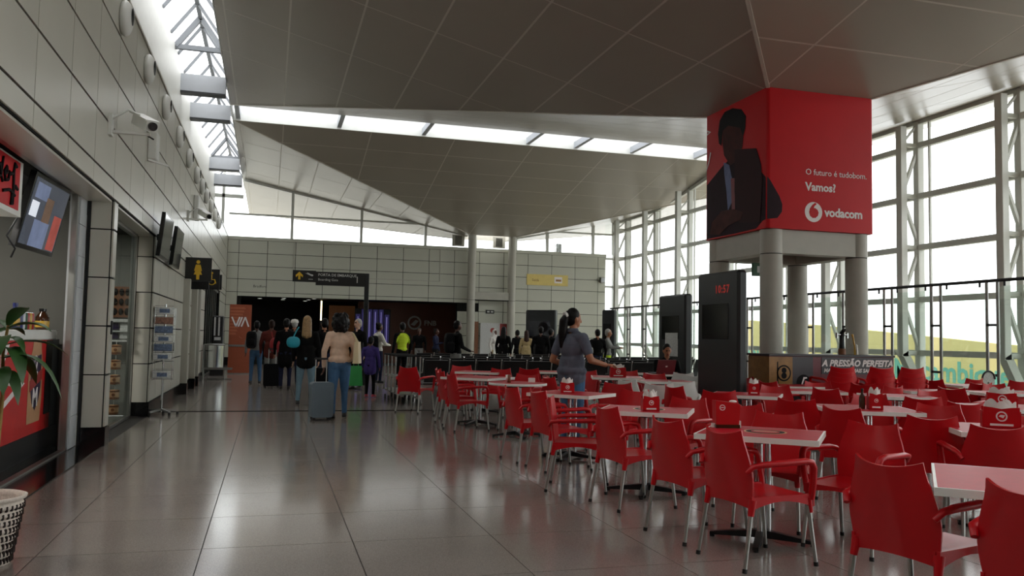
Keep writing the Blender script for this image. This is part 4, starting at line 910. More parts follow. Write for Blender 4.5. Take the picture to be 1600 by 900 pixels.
bench(9.5, 20.6, 8, 4, 'black waiting bench right of the waitress, before the glass screen')
bench(9.6, 22.8, 8, 5, 'black waiting bench behind the one right of the waitress')

# ================================================================== HANGING AND WALL SIGNS
sp = empty('gate_sign', (2.62, 24.0, 0)); tag(sp, 'dark post with a boarding gate sign board reaching left', 'sign')
MB().use('black_metal').bbox(-0.06, 0.06, -0.06, 0.06, 0, 3.16, 0.008).build('post', sp)
MB().use('sign_black').box(-2.05, -1.42, -0.03, 0.03, 2.86, 3.18).build('arrow_board', sp)
MB().use('sign_black').box(-1.42, -0.06, -0.035, 0.035, 2.78, 3.16).build('text_board', sp)
MB().use('sign_yellow').prism([(-0.03, -0.1), (0.03, -0.1), (0.03, 0.02), (0.09, -0.04), (0.1, 0.02), (0.0, 0.12), (-0.1, 0.02), (-0.09, -0.04), (-0.03, 0.02)], (-1.87, -0.031, 3.02), FX, FZ, (0, -0.002, 0)).build('arrow', sp)
MB().use('sign_white').prism([(-0.12, 0.05), (-0.08, 0.05), (-0.04, 0.02), (0.08, -0.03), (0.11, -0.01), (0.1, 0.02), (0.04, 0.03), (-0.04, 0.07), (-0.07, 0.07), (-0.04, 0.04)], (-1.6, -0.031, 3.05), FX, FZ, (0, -0.002, 0)).box(-1.62, -1.5, -0.033, -0.031, 2.93, 2.945).build('plane_symbol', sp)
text('PORTA DE EMBARQUE', 0.105, 'sign_white', sp, frame((-1.36, -0.037, 3.04), FX, FZ), ext=0.001, bold=0.001)
text('Boarding Gate', 0.095, 'sign_white', sp, frame((-1.36, -0.037, 2.91), FX, FZ), ext=0.001)
text('1', 0.26, 'sign_white', sp, frame((-0.34, -0.037, 2.88), FX, FZ), ext=0.001)
rs = empty('restroom_sign', (-1.9, 20.3, 2.56)); tag(rs, 'black rest-room sign with a yellow woman figure, sticking out of the left wall', 'sign')
MB().use('sign_black').box(0.0, 0.58, -0.03, 0.03, 0, 0.54).build('board', rs)
MB().use('sign_yellow').prism(circ(0.042, 16, 0, 0.2), (0.29, -0.031, 0.24), FX, FZ, (0, -0.002, 0)).prism([(-0.05, 0.14), (0.05, 0.14), (0.085, 0.0), (0.06, -0.01), (0.09, -0.09), (0.035, -0.09), (0.03, -0.2), (-0.03, -0.2), (-0.035, -0.09), (-0.09, -0.09), (-0.06, -0.01), (-0.085, 0.0)], (0.29, -0.031, 0.24), FX, FZ, (0, -0.002, 0)).build('woman_symbol', rs)
rs2 = empty('accessible_sign', (-1.75, 23.0, 2.52)); tag(rs2, 'black sign with a yellow wheelchair symbol behind the woman sign', 'sign')
MB().use('sign_black').box(0.0, 0.46, -0.03, 0.03, 0, 0.52).box(-0.14, 0.0, -0.02, 0.02, 0.4, 0.46).build('board', rs2)
MB().use('sign_yellow').prism(circ(0.03, 12, 0.0, 0.14), (0.27, -0.031, 0.28), FX, FZ, (0, -0.002, 0)).tube([(0.27 + 0.085 * math.cos(t), -0.032, 0.2 + 0.085 * math.sin(t)) for t in [2.2 + 4.4 * k / 14 for k in range(15)]], 0.012, 6).tube([(0.265, -0.032, 0.38), (0.265, -0.032, 0.25), (0.34, -0.032, 0.25), (0.37, -0.032, 0.15)], 0.015, 6).build('wheelchair_symbol', rs2)
tag(MB().use('sign_black').bbox(-1.85, -1.35, 25.2, 25.26, 2.62, 3.05, 0.005).build('hanging_sign'), 'plain black sign end farthest along the left wall', 'sign')
tag(MB().use('sign_black').bbox(-1.9, -1.45, 21.6, 21.66, 2.44, 2.86, 0.005).build('hanging_sign'), 'plain black sign below and behind the woman sign', 'sign')
ysn = tag(MB().use('pale_yellow').box(11.85, 13.95, YB - 0.04, YB - 0.005, 3.99, 4.52).build('wall_sign'), 'pale yellow direction sign on the far wall', 'sign')
MB().use('print_white').box(13.25, 13.65, YB - 0.045, YB - 0.04, 4.12, 4.42).use('counter_ochre').box(13.32, 13.6, YB - 0.048, YB - 0.045, 4.2, 4.3).build('symbol', ysn)
text('Saída', 0.18, 'counter_ochre', ysn, frame((12.1, YB - 0.042, 4.18), FX, FZ), ext=0.001)
tag(MB().use('steel').bbox(15.62, 15.86, YB - 0.2, YB, 4.22, 4.5, 0.02).use('beam_grey').cyl((15.74, YB - 0.2, 4.36), (15.74, YB - 0.205, 4.36), 0.08, n=16).build('wall_speaker'), 'small grey box fixed on the far wall near the corner', 'speaker')
tag(MB().use('steel').bbox(13.53, 13.8, YB + 0.5, YB + 0.9, 5.65, 6.12, 0.03).box(13.6, 13.72, YB + 0.62, YB + 0.77, -0.3, 5.66).build('vent_box'), 'grey box standing outside behind the clerestory', 'box')
tag(MB().use('black_metal').box(9.85, 10.25, YB - 0.05, YB, 2.55, 2.72).use('sign_white').box(9.9, 10.02, YB - 0.055, YB - 0.05, 2.6, 2.67).box(10.08, 10.2, YB - 0.055, YB - 0.05, 2.6, 2.67).build('door_plate'), 'small dark plate between the two far columns', 'sign')
pp = empty('poster_stand', (9.55, 38.3, 0)); tag(pp, 'pale pull-up poster with red figures beside the far column', 'poster')
MB().use('card_pale').box(0, 1.35, 0, 0.04, 0.1, 2.1).build('poster', pp)
MB().use('shield_red').box(0.95, 1.33, -0.004, 0, 0.9, 2.08).prism(circ(0.12, 16, 0.6, 1.75), (0, -0.002, 0), FX, FZ, (0, -0.002, 0)).build('print', pp)
MB().use('wood').box(-0.28, -0.1, 0, 0.1, 0.4, 2.15).build('side_board', pp)
# VIA counter panel
vp = empty('service_panel', (-1.33, 30.3, 0)); tag(vp, 'orange service panel with white V I A lettering before the gate opening', 'panel')
MB().use('via_orange').box(0, 0.72, 0, 0.25, 0.02, 2.38).build('body', vp)
for k in range(9): MB().use('via_light').prism([(0.0, 0), (0.5 - 0.035 * k, 0), (0.48 - 0.035 * k, 0.07), (0.0, 0.07)], (0.02, -0.004, 2.22 - 0.11 * k), FX, FZ, (0, -0.002, 0)).build('slat_print', vp)
MB().use('steel').box(-0.01, 0.73, -0.02, 0.26, 0.93, 1.0).build('rail', vp)
MB().use('steel').box(-0.01, 0.73, -0.02, 0.26, 0, 0.03).build('base', vp)
for a, b in (((0.08, 1.95), (0.22, 1.62)), ((0.22, 1.62), (0.34, 1.95)), ((0.30, 1.62), (0.42, 1.95)), ((0.40, 1.62), (0.52, 1.95)), ((0.52, 1.95), (0.64, 1.62))):
    MB().use('print_white').bar((a[0], -0.008, a[1]), (b[0], -0.008, b[1]), 0.05, 0.006, (0, 1, 0)).build('letter_stroke', vp)
MB().use('via_light').tube([(0.34, -0.006, 1.3), (0.36, -0.006, 1.24), (0.42, -0.006, 1.22)], 0.012, 6).build('phone_mark', vp)
ds = empty('leaflet_stand', (-1.6, 29.0, 0)); tag(ds, 'dark stand with white leaflet strips left of the orange panel', 'stand')
MB().use('seat_black').bbox(-0.2, 0.16, 0, 0.22, 0.25, 1.95, 0.03).box(-0.22, 0.2, -0.05, 0.27, 0, 0.25).build('body', ds)
for k in range(2): MB().use('card_pale').box(-0.14 + 0.13 * k, -0.09 + 0.13 * k, -0.006, 0, 1.3, 1.9).build('leaflet', ds)
MB().use('card_pale').box(-0.12, 0.08, -0.03, 0.0, 1.15, 1.25).build('shelf_leaflet', ds)
tb = empty('steel_bin', (-1.52, 26.2, 0)); tag(tb, 'shiny steel drum on a low frame by the teal glass doors', 'bin')
MB().use('chrome').cyl((0, 0, 0.38), (0, 0, 1.02), 0.26, n=28).build('drum', tb)
MB().use('steel').lathe([(0.26, 1.02), (0.3, 1.03), (0.3, 1.06), (0.2, 1.07), (0, 1.07)], n=28).build('lid', tb)
MB().use('steel').cyl((-0.3, -0.2, 0), (-0.3, -0.2, 1.04), 0.016).cyl((0.3, -0.2, 0), (0.3, -0.2, 0.35), 0.016).bar((-0.3, -0.2, 0.34), (0.5, -0.2, 0.34), 0.04, 0.05).bar((-0.3, 0.2, 0.34), (0.5, 0.2, 0.34), 0.04, 0.05).bar((-0.2, 0, 0.03), (0.5, 0, 0.03), 0.04, 0.04).cyl((-0.3, 0.2, 0), (-0.3, 0.2, 0.35), 0.016).build('frame', tb)

# ================================================================== FIXTURES ON THE LEFT WALL
LAMP = [MB().use('white_paint').ell((0.05, 0, 0), (0.09, 0.19, 0.22), 16, 10).mesh('bowl'), MB().use('tv_black').ell((0.132, -0.02, 0.02), (0.016, 0.08, 0.11), 14, 8).mesh('lens'), MB().use('white_paint').box(0, 0.07, -0.09, 0.09, -0.09, 0.09).mesh('bracket')]
lampY = [11.03, 13.1, 15.25, 17.5, 19.6, 21.65, 23.3, 24.9, 26.9, 28.9, 30.9]
for i, y in enumerate(lampY):
    ordn = ['nearest', 'second', 'third', 'fourth', 'fifth', 'sixth', 'seventh', 'eighth', 'ninth', 'tenth', 'farthest'][i]
    o = empty('wall_uplight', (XL, y, 5.24)); tag(o, 'white bowl lamp high on the left wall, %s of the row' % ordn, 'lamp', 'bowl lamps along the left wall')
    for nm, me in zip(('bowl', 'lens', 'bracket'), LAMP): link(nm, me, o)
def cctv(y, z, label, s=1.0):
    o = empty('security_camera', (XL, y, z)); tag(o, label, 'camera')
    MB().use('white_paint').box(0, 0.03 * s, -0.06 * s, 0.06 * s, -0.10 * s, 0.10 * s).build('wall_plate', o)
    MB().use('white_paint').tube([(0.02, 0, 0.06 * s), (0.16 * s, 0, 0.16 * s), (0.26 * s, 0.02, 0.12 * s)], 0.012 * s, 8).bar((0, 0, -0.06 * s), (0.36 * s, 0.0, -0.06 * s), 0.05 * s, 0.025 * s).build('arm', o)
    MB().use('white_paint').obox((0.30 * s, 0.05 * s, 0.06 * s), (0.45, -0.85, -0.35), (0.88, 0.47, 0), (0.16, -0.3, 0.94), 0.20 * s, 0.055 * s, 0.05 * s).build('housing', o)
    MB().use('white_paint').obox((0.29 * s, 0.06 * s, 0.118 * s), (0.45, -0.85, -0.35), (0.88, 0.47, 0), (0.16, -0.3, 0.94), 0.23 * s, 0.065 * s, 0.006 * s).build('sun_shield', o)
    MB().use('tv_black').cyl((0.385 * s, -0.115 * s, -0.005 * s), (0.40 * s, -0.14 * s, -0.015 * s), 0.04 * s, n=14).build('lens', o)
    return o
cctv(10.6, 3.80, 'large white security camera on a bracket, nearest on the left wall', 1.25)
cctv(20.3, 4.05, 'far white security camera on a bracket above the woman sign', 1.2)
tag(MB().use('white_paint').bbox(XL, XL + 0.14, 13.65, 13.95, 4.02, 4.45, 0.015).bar((XL + 0.02, 13.6, 4.0), (XL + 0.3, 13.75, 3.95), 0.03, 0.03).use('black_metal').cyl((XL, 13.5, 4.35), (XL + 0.1, 13.55, 4.3), 0.012).build('sensor_box'), 'white box antenna on the left wall beyond the nearest camera', 'antenna')
tag(MB().use('white_paint').bbox(XL, XL + 0.12, 21.6, 22.0, 4.15, 4.75, 0.02).build('sensor_box'), 'white flat box on the left wall above the far camera', 'antenna')
for nm, y, lab in (('a', 14.5, 'nearer of two black wall screens beyond the second shop'), ('b', 16.35, 'farther of two black wall screens beyond the second shop')):
    o = empty('wall_screen', (XL + 0.04, y, 2.98)); tag(o, lab, 'screen')
    MB().use('tv_black').obox((0.10, 0.62, 0), (0, 1, 0), (0.10, 0, 1), (1, 0, -0.10), 0.60, 0.36, 0.03).build('casing', o)
    MB().use('tv_screen').obox((0.132, 0.62, 0), (0, 1, 0), (0.10, 0, 1), (1, 0, -0.10), 0.57, 0.33, 0.002).build('display', o)
    MB().use('black_metal').bar((-0.02, 0.6, 0), (0.1, 0.6, 0), 0.1, 0.1).build('mount', o)
tag(MB().use('black_metal').bbox(XL, XL + 0.02, 18.35, 18.43, 1.0, 1.18, 0.004).build('switch_plate'), 'small dark switch plate right of the postcard rack', 'switch')
tag(MB().use('black_metal').bbox(XL, XL + 0.02, 11.30, 11.34, 1.35, 1.52, 0.004).build('latch'), 'small dark latch on the pillar between the shops', 'latch')

# ================================================================== SNACK SHOP ON THE LEFT
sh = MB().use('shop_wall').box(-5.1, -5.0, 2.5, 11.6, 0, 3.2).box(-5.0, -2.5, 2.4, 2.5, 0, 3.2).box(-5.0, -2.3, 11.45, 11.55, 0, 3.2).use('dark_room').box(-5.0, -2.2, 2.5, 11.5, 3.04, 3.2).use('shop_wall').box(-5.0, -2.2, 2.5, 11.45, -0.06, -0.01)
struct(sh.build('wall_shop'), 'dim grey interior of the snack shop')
def ceiling_lamp(x, y, z, power, label):
    o = empty('ceiling_lamp', (x, y, z)); tag(o, label, 'lamp')
    MB().use('white_paint').box(-0.3, 0.3, -0.3, 0.3, 0.0, 0.04).build('housing', o); MB().use('lamp_cool').box(-0.26, 0.26, -0.26, 0.26, -0.006, 0.0).build('diffuser', o)
    l = bpy.data.lights.new('lamp_light', 'AREA'); l.energy = power; l.size = 0.5; l.color = (1, 0.96, 0.88); lo = bpy.data.objects.new('lamp_light', l); COL.objects.link(lo); lo.parent = o; lo.location = (0, 0, -0.02)
ceiling_lamp(-3.6, 9.3, 3.0, 40, 'square ceiling lamp in the snack shop')
ceiling_lamp(-3.6, 6.5, 3.0, 40, 'square ceiling lamp nearer in the snack shop')
ceiling_lamp(-3.4, 13.4, 3.0, 40, 'square ceiling lamp in the gift shop')
fr = struct(MB().use('aluminium').box(-2.26, -2.20, 10.72, 10.80, 0, 3.04).box(-2.26, -2.18, 3.0, 10.8, 2.98, 3.04).box(-2.26, -2.2, 3.0, 10.8, 0.0, 0.03).build('trim_70'), 'aluminium frame of the snack shop front')
tp_ = struct(MB().use('tile_white').box(-2.30, -2.20, 10.81, 11.17, 0, 3.0).build('trim_71'), 'narrow strip of white tiles beside the shop front')
for k in range(8): boxpart('tile', 'tile_white', tp_, -2.20, -2.185, 10.815, 11.165, 0.02 + k * 0.376, 0.388 + k * 0.376)
struct(MB().use('black_metal').box(-2.18, -2.145, 11.168, 11.186, 0, 3.0).build('trim_72'), 'dark gap strip beside the tiled strip')
sc = empty('shop_counter', (-2.45, 0, 0)); tag(sc, 'snack shop counter with a red beer advertisement on its front', 'counter')
MB().use('ad_red').box(-0.5, 0, 4.0, 11.0, 0.26, 1.28).build('front', sc)
MB().use('black_metal').box(-0.5, 0.01, 4.0, 11.38, 0.012, 0.26).box(-0.5, -0.01, 11.0, 11.38, 0.26, 1.28).build('plinth', sc)
MB().use('white_paint').bbox(-0.6, 0.03, 4.0, 11.06, 1.28, 1.392, 0.012).build('worktop', sc)
bt = [(-0.12, -0.02), (0.40, -0.02), (0.44, 0.2), (0.44, 0.62), (0.36, 0.78), (0.34, 0.88), (0.02, 0.88), (0.0, 0.78), (-0.12, 0.62)]
LU, LV = (0, 1, 0), (0, 0, 1)
def lp2(name, m, poly, y, z, k): return MB().use(m).prism(poly, (0.002 + 0.002 * k, y, z), LU, LV, (0.002, 0, 0)).build(name, sc)
lp2('bottle_print', 'bottle_tan', bt, 10.15, 0.40, 0)
lp2('shield_print', 'shield_navy', [(-0.02, 0.62), (0.36, 0.66), (0.38, 0.3), (0.30, 0.14), (0.17, 0.05), (0.04, 0.14), (-0.04, 0.3)], 10.15, 0.46, 1)
lp2('ribbon_print', 'shield_red', [(-0.08, 0.30), (0.42, 0.42), (0.42, 0.54), (-0.08, 0.42)], 10.15, 0.42, 2)
lp2('triangle_print', 'print_white', [(0, 0), (0.95, 0.28), (0.0, 0.42)], 8.95, 0.55, 0); lp2('triangle_inner', 'ad_red', [(0.12, 0.1), (0.6, 0.25), (0.1, 0.33)], 8.95, 0.55, 1)
lp2('yellow_print', 'sign_yellow', [(0, 0), (0.5, 0.05), (0.5, 0.3), (0, 0.35)], 8.35, 0.55, 0)
lp2('dark_print', 'tv_black', [(0, 0), (0.28, 0), (0.28, 0.84), (0, 0.84)], 10.72, 0.43, 0)
lp2('white_peak', 'print_white', [(0, 0.2), (0.3, 0.2), (0.05, -0.1)], 9.0, 1.05, 0)
text('2', 0.30, 'print_white', sc, frame((0.008, 10.22, 0.90), LU, LV), bold=0.008, ext=0.001)
text('M', 0.28, 'print_white', sc, frame((0.008, 10.20, 0.56), LU, LV), bold=0.008, ext=0.001)
text('or', 0.30, 'print_white', sc, frame((0.004, 8.45, 0.92), LU, LV), bold=0.01, ext=0.001, align='LEFT')
text('ia', 0.22, 'print_white', sc, frame((0.004, 8.55, 0.70), LU, LV), bold=0.006, ext=0.001)
def bottle(x, y, body, cap, h, label, r=0.04):
    o = empty('sauce_bottle', (x, y, 1.393)); tag(o, label, 'bottle')
    MB().use(body).lathe([(0, 0), (r, 0), (r * 1.05, 0.02), (r * 1.05, h * 0.6), (r * 0.5, h * 0.82), (r * 0.45, h * 0.9)], n=16).build('body', o)
    MB().use(cap).cyl((0, 0, h * 0.88), (0, 0, h), r * 0.55, n=14).build('cap', o)
    MB().use('can_yellow').lathe([(r * 1.08, h * 0.12), (r * 1.08, h * 0.42)], n=16).build('label_band', o)
bottle(-2.5, 9.62, 'can_blue', 'can_blue', 0.27, 'tall blue-capped bottle at the left end of the shop counter', 0.045)
bottle(-2.5, 10.7, 'brown_glass', 'tv_black', 0.24, 'squat dark bottle at the right end of the shop counter', 0.07)
for k, (c, nm) in enumerate((('can_blue', 'blue'), ('tile_white', 'white'), ('exit_green', 'green'), ('can_red', 'dark red'), ('can_yellow', 'yellow'), ('can_red', 'red'))):
    o = empty('drink_can', (-2.5, 9.78 + 0.085 * k, 1.393)); tag(o, '%s drink can in the row of cans on the shop counter' % nm, 'can', 'cans on the shop counter')
    MB().use(c).lathe([(0, 0), (0.03, 0), (0.036, 0.012), (0.036, 0.165), (0.028, 0.18)], n=16).build('body', o); MB().use('chrome').cyl((0, 0, 0.178), (0, 0, 0.183), 0.029, n=16).build('lid', o)
tv = empty('shop_television', (-2.36, 9.20, 2.60)); tag(tv, 'tilted television hanging over the snack shop counter', 'television')
ax, ay, az = (0.05, 1, 0), (0.22, 0, 1), (1, -0.05, -0.22)
MB().use('tv_black').obox((0, 0.66, 0), ax, ay, az, 0.60, 0.39, 0.03).build('casing', tv)
MB().use('scr_base').obox((0.031, 0.66, -0.006), ax, ay, az, 0.555, 0.345, 0.003).build('display', tv)
def tvp(name, m, cx_, cy_, hx, hy, k=1): MB().use(m).obox(Vector((0.034 + 0.001 * k, 0.68, -0.006)) + Vector(ax) * cx_ + Vector(ay) * cy_, ax, ay, az, hx, hy, 0.001).build(name, tv)
tvp('picture_white', 'scr_white', -0.42, 0.03, 0.11, 0.08, 3); tvp('picture_blue', 'scr_blue', -0.08, -0.2, 0.24, 0.14); tvp('picture_red', 'scr_red', 0.38, -0.14, 0.13, 0.19); tvp('picture_brown', 'scr_brown', 0.0, 0.06, 0.12, 0.13, 2); tvp('picture_top', 'scr_blue', -0.3, 0.22, 0.2, 0.08)
MB().use('black_metal').bar((-0.05, 0.5, 0.3), (-0.05, 0.5, 0.46), 0.05, 0.05).tube([(-0.05, 0.0, -0.1), (-0.12, -0.08, -0.3), (-0.05, -0.05, -0.42), (-0.1, 0.02, -0.5)], 0.01, 6).build('mount', tv)
sg = empty('shop_sign', (-2.32, 7.6, 2.46)); tag(sg, 'red light-box sign with black script above the shop counter', 'sign')
MB().use('white_paint').box(-0.25, 0, -0.9, 1.33, 0, 0.52).build('box', sg)
MB().use('banner_red').box(0, 0.006, -0.88, 1.22, 0.05, 0.50).build('face', sg)
def squig(pts): MB().use('print_black').tube([(0.009, a, b) for a, b in pts], 0.017, 6).build('script_stroke', sg)
squig([(0.62, 0.30), (0.58, 0.38), (0.52, 0.34), (0.54, 0.26), (0.62, 0.28), (0.66, 0.46), (0.62, 0.28), (0.68, 0.24)])
squig([(0.72, 0.30), (0.80, 0.34), (0.78, 0.39), (0.72, 0.34), (0.75, 0.26), (0.84, 0.28)])
squig([(0.84, 0.28), (0.87, 0.36), (0.90, 0.34), (0.96, 0.36)])
squig([(1.08, 0.44), (1.02, 0.46), (0.99, 0.38), (1.01, 0.2), (1.0, 0.08), (0.95, 0.07), (0.97, 0.18), (1.08, 0.26), (1.14, 0.24)])
squig([(0.70, 0.16), (0.9, 0.20), (1.06, 0.17)])
pst = tag(MB().use('sign_yellow').box(-4.99, -4.98, 10.3, 10.75, 1.8, 2.75).build('wall_poster'), 'yellow poster on the back wall of the snack shop', 'poster')
MB().use('print_black').prism(circ(0.11, 16, 0.22, 0.65), (-4.979, 10.3, 1.8), LU, LV, (0.002, 0, 0)).prism([(0.05, 0.1), (0.4, 0.1), (0.4, 0.2), (0.05, 0.2)], (-4.979, 10.3, 1.8), LU, LV, (0.002, 0, 0)).build('print', pst)
MB().use('white_paint').tube([(-0.3, 0.3, -0.3), (-0.6, 0.2, -0.6), (-0.64, -0.2, -1.2)], 0.006, 6).build('cord', tv)

# ================================================================== SECOND SHOP (gifts behind glass)
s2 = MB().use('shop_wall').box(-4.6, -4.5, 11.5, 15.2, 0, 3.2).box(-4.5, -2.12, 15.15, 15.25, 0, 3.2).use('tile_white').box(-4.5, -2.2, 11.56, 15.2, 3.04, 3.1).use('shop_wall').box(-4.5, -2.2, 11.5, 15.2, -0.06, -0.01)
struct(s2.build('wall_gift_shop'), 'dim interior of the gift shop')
w2 = struct(MB().use('aluminium').box(-2.2, -2.12, 14.70, 14.80, 0, 3.0).box(-2.2, -2.12, 11.5, 14.8, 2.93, 3.0).box(-2.2, -2.12, 11.5, 14.8, 0, 0.04).build('window_7'), 'glass shop front of the gift shop')
MB().use('glass_shop').box(-2.165, -2.155, 11.5, 14.7, 0.04, 2.93).build('pane', w2)
rk = empty('souvenir_rack', (-2.42, 14.9, 0)); tag(rk, 'wooden rack of small carved souvenirs inside the gift shop', 'rack')
MB().use('wood').box(-0.25, 0.22, 0.0, 0.04, 1.62, 2.12).build('board', rk)
for j in range(3):
    for k in range(5): MB().use('print_black').ell((-0.19 + 0.09 * k, -0.015, 1.71 + 0.16 * j), (0.035, 0.02, 0.06), 10, 6).build('carving', rk)
MB().use('shield_navy').box(-0.25, 0.06, -0.01, 0.02, 1.27, 1.36).box(-0.25, 0.06, -0.01, 0.02, 1.42, 1.52).use('card_pale').box(0.08, 0.22, -0.01, 0.02, 1.27, 1.52).box(-0.25, 0.22, -0.06, 0.04, 1.54, 1.59).box(-0.25, 0.22, -0.06, 0.04, 1.38, 1.40).box(-0.25, 0.22, -0.06, 0.04, 1.22, 1.25).build('card_shelf', rk)
for k in range(5):
    o = empty('hanging_gourd', (-2.31, 14.45, 0.16 + 0.235 * k)); tag(o, 'carved brown gourd on a string, %s from the floor in the gift shop window' % ['first', 'second', 'third', 'fourth', 'top'][k], 'gourd', 'string of gourds')
    MB().use('bottle_tan').lathe([(0, -0.08), (0.06, -0.075), (0.075, -0.03), (0.075, 0.03), (0.06, 0.075), (0, 0.08)], n=16).use('wood').lathe([(0.077, -0.07), (0.08, -0.05), (0.077, -0.04)], n=16).lathe([(0.077, 0.04), (0.08, 0.05), (0.077, 0.07)], n=16).build('body', o)
    MB().use('wood').prism(circ(0.025, 10), (0.0, -0.078, 0), FX, FZ, (0, -0.002, 0)).build('carving', o)
    MB().use('white_paint').cyl((0, 0, 0.08), (0, 0, 0.145), 0.006, n=6).build('string', o)

# ================================================================== POSTCARD RACK
pr_ = empty('postcard_rack', (-1.70, 15.25, 0)); tag(pr_, 'revolving wire postcard rack on a star foot beside the gift shop', 'rack')
MB().use('chrome').cyl((0, 0, 0.05), (0, 0, 1.86), 0.018, n=12).build('pole', pr_)
for k in range(5): t = 2 * PI * k / 5 + 0.3; MB().use('steel').bar((0, 0, 0.09), (0.27 * math.cos(t), 0.27 * math.sin(t), 0.06), 0.035, 0.03).use('black_rubber').cyl((0.26 * math.cos(t), 0.26 * math.sin(t), 0.0), (0.26 * math.cos(t), 0.26 * math.sin(t), 0.05), 0.022, n=10).build('foot', pr_)
wr_ = MB().use('chrome')
for a in (-0.15, 0.15):
    for b in (-0.11, 0.11): wr_.cyl((a, b, 0.58), (a, b, 1.80), 0.005, n=6)
for k in range(9):
    z = 0.60 + 0.15 * k
    wr_.bar((-0.15, -0.11, z), (0.15, -0.11, z), 0.006, 0.006).bar((-0.15, 0.11, z), (0.15, 0.11, z), 0.006, 0.006).bar((-0.15, -0.11, z), (-0.15, 0.11, z), 0.006, 0.006).bar((0.15, -0.11, z), (0.15, 0.11, z), 0.006, 0.006).bar((-0.15, -0.14, z + 0.03), (0.15, -0.14, z + 0.03), 0.005, 0.005)
wr_.build('wire_frame', pr_)
for k, c in enumerate(('card_pale', None, 'card_pale', 'card_blue', 'card_pale', 'card_blue', 'card_rust', 'card_pale')):
    if c:
        z = 0.62 + 0.15 * k
        if k == 7: z += 0.02
        b = MB().use(c).box(-0.14, 0.14, -0.128, -0.122, z, z + 0.12)
        if c == 'card_pale': b.use('card_blue').box(-0.08, 0.08, -0.131, -0.128, z + 0.025, z + 0.09)
        b.build('postcard', pr_); MB().use(c).box(-0.158, -0.154, -0.1, 0.1, z, z + 0.12).build('postcard', pr_)

# ================================================================== POTTED PLANT
pl = empty('potted_plant', (-1.60, 5.72, 0)); tag(pl, 'tall leafy plant in a pale woven basket at the left edge', 'plant')
prof = [(0, 0.0), (0.155, 0.0)]
for k in range(48): t = k / 47; prof.append((0.155 + 0.06 * t + 0.008 * math.sin(t * 2 * PI * 8), 0.005 + 0.375 * t))
prof += [(0.225, 0.385), (0.23, 0.40), (0.215, 0.405), (0.20, 0.37), (0.19, 0.32), (0, 0.32)]
MB().use('wicker').lathe(prof, n=40).build('basket', pl)
sti = MB().use('wicker_dark')
for row in range(8):
    zc = 0.03 + 0.0445 * row; rr = 0.157 + 0.06 * zc / 0.38
    for k in range(40):
        t = 2 * PI * (k + 0.5 * (row % 2)) / 40
        sti.obox((rr * math.cos(t), rr * math.sin(t), zc), (math.cos(t), math.sin(t), 0), (-math.sin(t), math.cos(t), 0.4), (0, 0, 1), 0.009, 0.005, 0.014)
o = sti.build('dark_stitching', pl); o['kind'] = 'stuff'
MB().use('soil').lathe([(0, 0.34), (0.12, 0.335), (0.19, 0.325)], n=24).build('soil', pl)
MB().use('stem').tube([(0.06, 0.0, 0.32), (0.055, 0.01, 0.7), (0.07, 0, 1.0), (0.06, 0.0, 1.25), (0.08, 0.0, 1.42)], [0.016, 0.014, 0.012, 0.01, 0.008], 8).build('stem', pl)
MB().use('stem').tube([(0.0, 0.05, 0.32), (-0.03, 0.06, 0.8), (-0.04, 0.05, 1.3)], [0.015, 0.012, 0.008], 8).build('stem', pl)
LR = random.Random(3)
def leaf(base, yaw_, L, Wd, droop, lift):
    b = Vector(base); d = Vector((math.cos(yaw_), math.sin(yaw_), 0)); sd = Vector((-d.y, d.x, 0))
    def fn(u, v):
        t = v; w = Wd * math.sin(PI * min(1, 0.06 + t * 0.94)) ** 0.8; s = 2 * u - 1
        p = b + d * (L * t * (1 - 0.3 * t * droop)) + Vector((0, 0, lift * t * L - droop * L * t * t)) + sd * (w * s) + Vector((0, 0, 0.25 * w * abs(s)))
        return p, Vector((0, 0, 1))
    m = MB().use('leaf'); m.shell(fn, 4, 7, 0.002); return m
for k, (bs, ya, L, Wd, dr, li) in enumerate((((0.08, 0, 1.40), -0.2, 0.30, 0.05, 0.5, 0.45), ((0.07, 0, 1.28), -0.6, 0.24, 0.06, 1.2, 0.3), ((0.05, 0, 1.33), -0.3, 0.2, 0.05, 0.9, 0.5), ((0.04, 0, 1.16), -1.1, 0.22, 0.05, 1.0, 0.3), ((0.0, 0.03, 1.36), 0.9, 0.25, 0.05, 0.6, 0.6), ((0.07, 0, 1.30), 0.3, 0.40, 0.045, 0.5, 0.35), ((0.06, 0, 1.22), 0.0, 0.46, 0.06, 0.9, 0.35), ((0.06, 0, 1.34), -1.5, 0.30, 0.06, 0.9, 0.4), ((-0.04, 0.05, 1.30), 2.6, 0.34, 0.06, 0.8, 0.4), ((-0.04, 0.05, 1.25), -2.2, 0.36, 0.06, 0.9, 0.3), ((0.08, 0, 1.42), -0.9, 0.26, 0.05, 0.4, 0.8), ((0.06, 0, 1.22), 1.0, 0.34, 0.06, 0.8, 0.3), ((0.08, 0, 1.40), 2.0, 0.28, 0.05, 0.5, 0.6), ((0.06, 0, 1.14), -0.5, 0.2, 0.05, 1.2, 0.2))):
    leaf(bs, ya, L, Wd, dr, li).build('leaf', pl)
